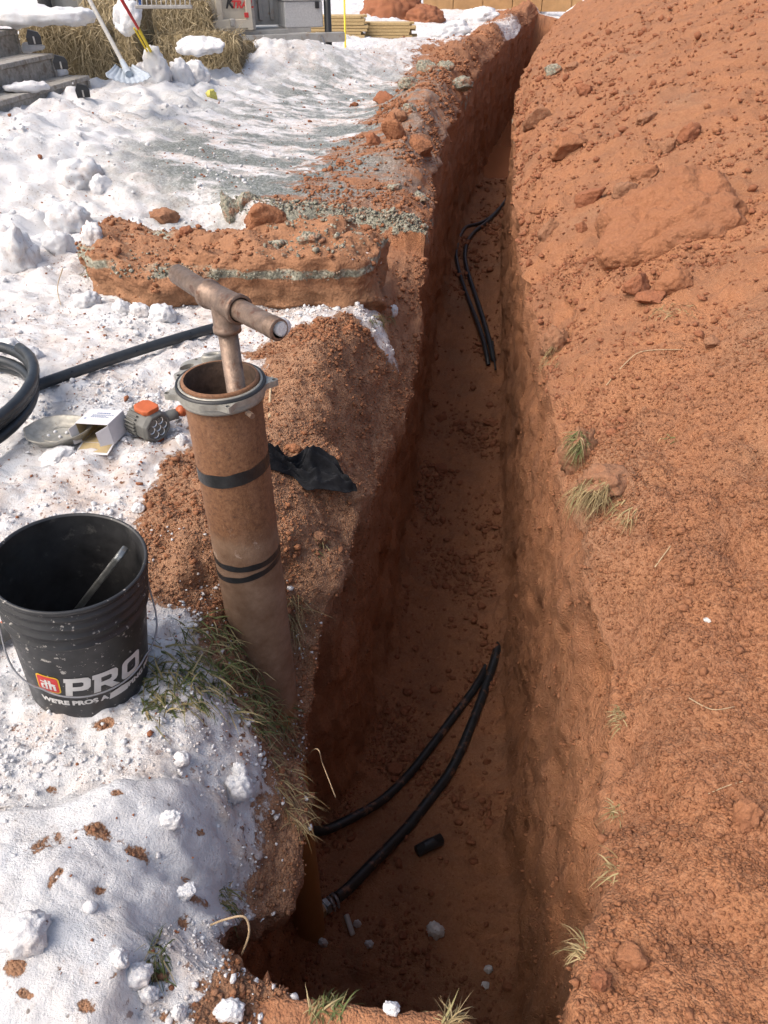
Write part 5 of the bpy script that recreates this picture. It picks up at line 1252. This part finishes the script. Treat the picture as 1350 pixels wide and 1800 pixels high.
bale(318, 110, .88, .45, .64, YAW + .05, 'wide rear hay bale under the rake', 63, .34, 3000)
bale(360, 122, .86, .42, .36, YAW - .06, 'low front hay bale with snow on top', 64, .38, 2600)
bale(420, 118, .32, .34, .27, YAW - .3, 'rounded end of hay at the right of the low bale', 65, .35, 1400)
cap_snow(66, 28, .95, .5, .12, PXY(66, 28, 7.1).z, YAW, 'thick snow lying on the front bale and steps', 71)
cap_snow(220, 34, .20, .12, .26, PXY(220, 36, 7.05).z, YAW - .3, 'sloping snow on the upright bale', 72, -.5, .35)
cap_snow(352, 80, .48, .36, .07, PXY(352, 80, 8.2).z, YAW, 'snow pad on the low front bale', 73, .18)
# steps
st = empty('wooden_steps', PX(60, 165, .35), 'weathered grey wooden steps at the top left', 'steps'); so_ = st.location.copy()
nos = [(-3.62, 5.0, 7.12, .50), (-3.86, 5.0, 7.02, .675), (-4.16, 5.0, 7.05, .85)]
for i, (xn, y0_, y1_, zz) in enumerate(nos):
    for k_ in range(2):
        obj('tread', *box(.135, y1_ - y0_, .036, Vector((xn - .07 - .142 * k_, (y0_ + y1_) / 2, zz - .018)) - so_, .004), 'wood', st, smooth=False)
    obj('riser', *box(.022, y1_ - y0_ - .03, .15, Vector((xn - .03, (y0_ + y1_) / 2 - .005, zz - .113)) - so_, .003), 'wood', st, smooth=False)
    obj('stringer', *box(.30, .035, .18, Vector((xn - .15, y1_ - .03, zz - .13)) - so_, .003), 'wood', st, smooth=False)
for i, (px, py, zz) in enumerate([(58, 62, .86), (105, 106, .69), (144, 156, .50)]):
    c = PX(px, py, zz) - so_
    b1 = obj('step_bracket', *xf(loft([[(-.05, -.03, 0), (.05, -.03, 0), (.05, .03, 0), (-.05, .03, 0)], [(-.055, -.035, .05), (.055, -.035, .05), (.055, .035, .05), (-.055, .035, .05)], [(-.03, -.03, .10), (.04, -.03, .08), (.04, .03, .08), (-.03, .03, .10)]]), Matrix.Translation(c + Vector((0, 0, -.06))) @ Matrix.Rotation(.5, 4, 'Z')), 'black', st, smooth=False)
    obj('bracket_slot', *xf(box(.012, .003, .05, (.0, -.040, .03)), Matrix.Translation(c + Vector((0, 0, -.06))) @ Matrix.Rotation(.5, 4, 'Z')), 'handle', b1, smooth=False)
for (px, py, sx, sy, zz, s_) in [(45, 152, .35, .22, .53, 81), (60, 84, .20, .16, .70, 82), (100, 128, .18, .15, .52, 83)]:
    A, F = blob_box(sx, sy, .06, s_, 12, 3, .03, 6); o = obj('snow_pad', A, F, 'snow'); o.location = PX(px, py, zz); o.rotation_euler = (0, 0, YAW + .5); tag(o, {81: 'snow patch on the lowest wooden step', 82: 'snow patch on the middle wooden step', 83: 'small snow patch at the end of the lowest step'}[s_], 'snow', 'snow on the steps')  # metal grey, also used as painted shade on the trailer body's front
# snow shovel
sb, stp = PXY(228, 148, 6.1), PXY(150, -14, 6.9)
hp = PXY(219, 116, 6.25)
svl = empty('snow_shovel', sb, 'pale ribbed snow shovel leaning on the hay bales', 'snow shovel')
dirh = (Vector((stp.x, stp.y, stp.z)) - hp).normalized()
obj('handle', *tube([hp - sb, stp - sb], .017, 12), 'handle', svl)
rt = dirh.cross(Vector((0, 1, 0.2))).normalized(); rt = Vector((cY, sY, 0)); dn_ = (-dirh + Vector((0, -.25, 0))).normalized(); nb_ = rt.cross(dn_).normalized()
V, F = [], []; nu, nv = 34, 14
for i in range(nu):
    for j in range(nv):
        s, t = i / (nu - 1) * 2 - 1, j / (nv - 1)
        q = (hp - sb) + rt * (s * (.07 + .10 * min(1, t * 2.2)) ) + dn_ * (-.02 + .36 * t) + nb_ * (.05 - .11 * t * t - .05 * s * s + .004 * math.sin(s * 26))
        V.append(q)
        if i and j: F.append(((i - 1) * nv + j - 1, i * nv + j - 1, i * nv + j, (i - 1) * nv + j))
o = obj('scoop', V, F, 'shovel', svl); md = o.modifiers.new('s', 'SOLIDIFY'); md.thickness = .006
obj('socket', *tube([hp - sb - dirh * .10, hp - sb + dirh * .06], [.030, .020], 12), 'shovel', svl)
# yellow-handled shovel and others behind the bales
def stick(name, a, b, r_, mat, label, cat, extra=None):
    e = empty(name, a, label, cat); obj('handle', *tube([Vector((0, 0, 0)), b - a], r_, 10), mat, e); return e
a, b = PX(268, 96, .62), PX(243, 50, .90); e = stick('yellow_shovel', a, b, .013, 'paley', 'yellow handled shovel stuck in the snow between the bales', 'shovel')
c = PX(214, 0, 1.16); obj('grip', *tube([b - a, c - a], .010, 10), 'red', e)
e2 = PX(262, 96, .62) - a; obj('second_rail', *tube([e2, e2 + (b - a)], .008, 8), 'paley', e)
a = PX(243, 1, 1.12); e = empty('blue_scoop', a, 'blue plastic snow scoop behind the bales at the top', 'snow scoop')
V, F = [], []
for i in range(13):
    for j in range(8):
        s, t = i / 12 * 2 - 1, j / 7; V.append((s * .09, .05 * s * s + .04 * math.sin(t * 3) + .006 * math.cos(s * 19), .18 * t + .01)); 
        if i and j: F.append(((i - 1) * 8 + j - 1, i * 8 + j - 1, i * 8 + j, (i - 1) * 8 + j))
o = obj('blade', V, F, 'blue', e); md = o.modifiers.new('s', 'SOLIDIFY'); md.thickness = .008
obj('rib', *box(.02, .02, .2, (0, .03, .06), .004), 'blue', e, smooth=False)
a = PX(288, 12, 1.10); e = empty('garden_rake', a, 'grey rake head lying on the rear hay bale', 'rake', rot=(0, 0, YAW))
obj('head_bar', *box(.36, .02, .02, (0, 0, 0), .004), 'handle', e, smooth=False)
for i in range(12): obj('tine', *tube([(-.165 + i * .03, 0, 0), (-.165 + i * .03 + .01, -.02, .045)], .004, 6), 'handle', e)
a = PX(120, 4, .95); e = empty('spare_tyre', a, 'dark tyre behind the front bale at the top edge', 'tyre', rot=(rad(90), 0, .3))
obj('tread_ring', *lathe([(.17, -.09), (.28, -.10), (.31, -.07), (.31, .07), (.28, .10), (.17, .09)], 36, True), 'rubber', e); obj('rim', *lathe([(.0001, -.02), (.10, -.02), (.17, -.06), (.17, .06)], 24), 'frame_and_shade', e)

# ------------------------------------------------------------------ trailer, lumber, marker, far heaps and building
tz = .60; tA, tB_ = PX(352, 64, tz), PX(604, 56, tz); tdir = Vector((tB_.x - tA.x, tB_.y - tA.y, 0)); TLn = tdir.length; trz = math.atan2(tdir.y, tdir.x)
tr_ = empty('dump_trailer', (tA.x, tA.y, .2), 'cream dump trailer with ribbed side and long tongue parked behind the yard', 'trailer', rot=(0, 0, trz)); dz = tz - .2
kx = TLn / (604 - 352)
X_ = lambda px: (px - 352) * kx
obj('frame_rail', *box(TLn + .9, .10, .10, (TLn / 2 - .45, 0, dz - .05), .006), 'frame_and_shade', tr_, smooth=False); obj('frame_rail', *box(TLn + .9, .10, .10, (TLn / 2 - .45, 1.5, dz - .05), .006), 'frame_and_shade', tr_, smooth=False)
obj('deck', *box(X_(505) + 1.4, 1.5, .05, (X_(505) / 2 - .7, .78, dz + .02), .004), 'frame_and_shade', tr_, smooth=False)
bx1 = X_(442)
sp_ = obj('side_panel', *box(bx1 + 1.3, .04, 1.1, ((bx1 - 1.3) / 2, .03, dz + .60), .004), 'cream', tr_, smooth=False)
for q in (-.35, X_(388), bx1 - .035): obj('rib', *box(.07, .05, 1.1, (q, -.015, dz + .60), .006), 'cream', tr_, smooth=False)
obj('bottom_rail', *box(bx1 + 1.3, .06, .09, ((bx1 - 1.3) / 2, -.012, dz + .115), .006), 'cream', tr_, smooth=False)
obj('front_panel', *box(X_(508) - bx1, .04, 1.1, ((X_(508) + bx1) / 2, .42, dz + .62), .004), 'frame_and_shade', tr_, smooth=False)  # front of the cream body, its shade put into the grey colour
for q in (X_(470), X_(490)): obj('rib', *box(.05, .05, 1.0, (q, .39, dz + .62), .006), 'frame_and_shade', tr_, smooth=False)  # front ribs share the grey that paints in the shade
obj('corner_return', *box(.04, .5, 1.1, (bx1 + .022, .26, dz + .60), .004), 'frame_and_shade', tr_, smooth=False)  # turned-away side, darkened by colour to stand for shade
tb = obj('toolbox', *box(X_(570) - X_(502), .42, .27, ((X_(570) + X_(502)) / 2, .28, dz + .185), .01), 'plate', tr_, smooth=False)
obj('lid', *box(X_(572) - X_(500), .45, .04, ((X_(570) + X_(502)) / 2, .28, dz + .343), .008), 'plate', tb, smooth=False); obj('latch', *box(.05, .02, .07, (X_(560), .06, dz + .28), .004), 'black', tb, smooth=False)
obj('jack_post', *tube([(X_(580), .1, dz - .35), (X_(580), .1, dz + .45)], .045, 12), 'black', tr_); obj('jack_crank', *tube([(X_(580), .1, dz + .42), (X_(592), .02, dz + .40), (X_(600), .0, dz + .33)], .012, 8), 'black', tr_)
obj('safety_chain', *tube(spline([(X_(560), -.06, dz - .02), (X_(568), -.09, dz - .16), (X_(582), -.08, dz - .20), (X_(592), -.06, dz - .3)], 6), .010, 8), 'wire', tr_)
for q in (X_(412), X_(462)):
    w_ = obj('wheel', *xf(lathe([(.15, -.10), (.27, -.11), (.30, -.08), (.30, .08), (.27, .11), (.15, .10)], 32, True), Matrix.Translation((q, .18, dz - .28)) @ Matrix.Rotation(math.pi / 2, 4, 'X')), 'rubber', tr_)
    obj('rim', *xf(lathe([(.0001, .05), (.12, .05), (.15, .09)], 20), Matrix.Translation((q, .18, dz - .28)) @ Matrix.Rotation(math.pi / 2, 4, 'X')), 'frame_and_shade', w_)
obj('reflector', *box(.05, .012, .05, (X_(432), -.046, dz + .20), .003), 'red', tr_, smooth=False)
obj('latch_bracket', *box(.06, .05, .08, (X_(407), -.05, dz + .13), .01), 'frame_and_shade', tr_, smooth=False)
Mt = lambda px, zz: Matrix.Translation((X_(px), .0085 - .02, zz)) @ Matrix.Rotation(math.pi / 2, 4, 'X')
obj('lettering', *xf(text_mesh('K', .15, .005, .35), Mt(399, dz + .27)), 'black', tr_, smooth=False); obj('lettering', *xf(text_mesh('TRAIL', .10, .005, .25), Mt(409, dz + .27)), 'red', tr_, smooth=False)
# lumber
def lumber(px0, px1, pyb, zb, layers, label, seed):
    a, b = PX(px0, pyb, zb), PX(px1, pyb, zb); d = b - a; e = empty('lumber_stack', a, label, 'lumber stack', 'lumber stacks', (0, 0, math.atan2(d.y, d.x))); r = random.Random(seed)
    for i in range(layers):
        for j in range(3): obj('board', *box(d.length + r.uniform(-.15, .15), .13, .040, (d.length / 2 + r.uniform(-.05, .05), .14 * j + r.uniform(-.01, .01), .02 + .046 * i), .003), 'lumber', e, smooth=False)
    return e
lumber(500, 640, 77, .14, 9, 'longer stack of yellow boards behind the trailer tongue', 1); lumber(644, 722, 72, .16, 6, 'shorter stack of yellow boards left of the trench', 2)
e = PX(607, 88, .28); mk = empty('marker_stake', e, 'thin yellow marker stake standing in the snow', 'stake'); obj('rod', *tube([(0, 0, -.1), (.01, 0, 1.0)], .014, 8), 'paley', mk)
e = PX(738, 18, .15); mk = empty('fence_post', e, 'thin dark post in the far snow', 'post'); obj('rod', *tube([(0, 0, -.1), (0, 0, 1.3)], .03, 8), 'black', mk)
def far_heap(px, py, z_, sx, sy, sz, label, seed, s=5):
    V, F = ico(s); V = V.copy(); V *= (1 + .16 * fbm(V[:, 0] * 2.5 + seed, V[:, 1] * 2.5, V[:, 2] * 2.5, 4, seed, .6) + .10 * (.5 - worley(V[:, 0] * 6, V[:, 1] * 6, V[:, 2] * 6, seed)))[:, None]; V *= np.array([sx, sy, sz]); V[:, 2] = np.maximum(V[:, 2], -.1)
    o = obj('soil_pile', V, F, 'redclod'); o.location = PX(px, py, z_); return tag(o, label, 'soil pile', 'far soil piles')
far_heap(690, 38, .15, .75, .6, .66, 'dark red soil pile behind the lumber', 91); far_heap(745, 40, .15, .5, .5, .34, 'low red soil pile right of the dark pile', 92); far_heap(728, 98, .22, .30, .3, .16, 'small red soil heap in the snow at the drive end', 93, 4)
bl, brr = PX(745, 22, .12), PX(1060, 22, .12); d = brr - bl
bd_ = empty('building', bl, 'building with orange tan base panels and red siding across the far end', 'building', rot=(0, 0, math.atan2(d.y, d.x)))
for i in range(6): obj('base_panel', *box(d.length / 6 - .02, .12, .42, (d.length * (i + .5) / 6, .4, .21), .004), 'ply', bd_, smooth=False)
obj('base_core', *box(d.length, .1, .40, (d.length / 2, .52, .2)), 'ply', bd_, smooth=False)
for i in range(9): obj('siding_board', *xf(box(d.length + .3, .03, .20, (d.length / 2, .33, .54 + .19 * i), .004), Matrix.Rotation(0, 4, 'X')), 'redwall', bd_, smooth=False)
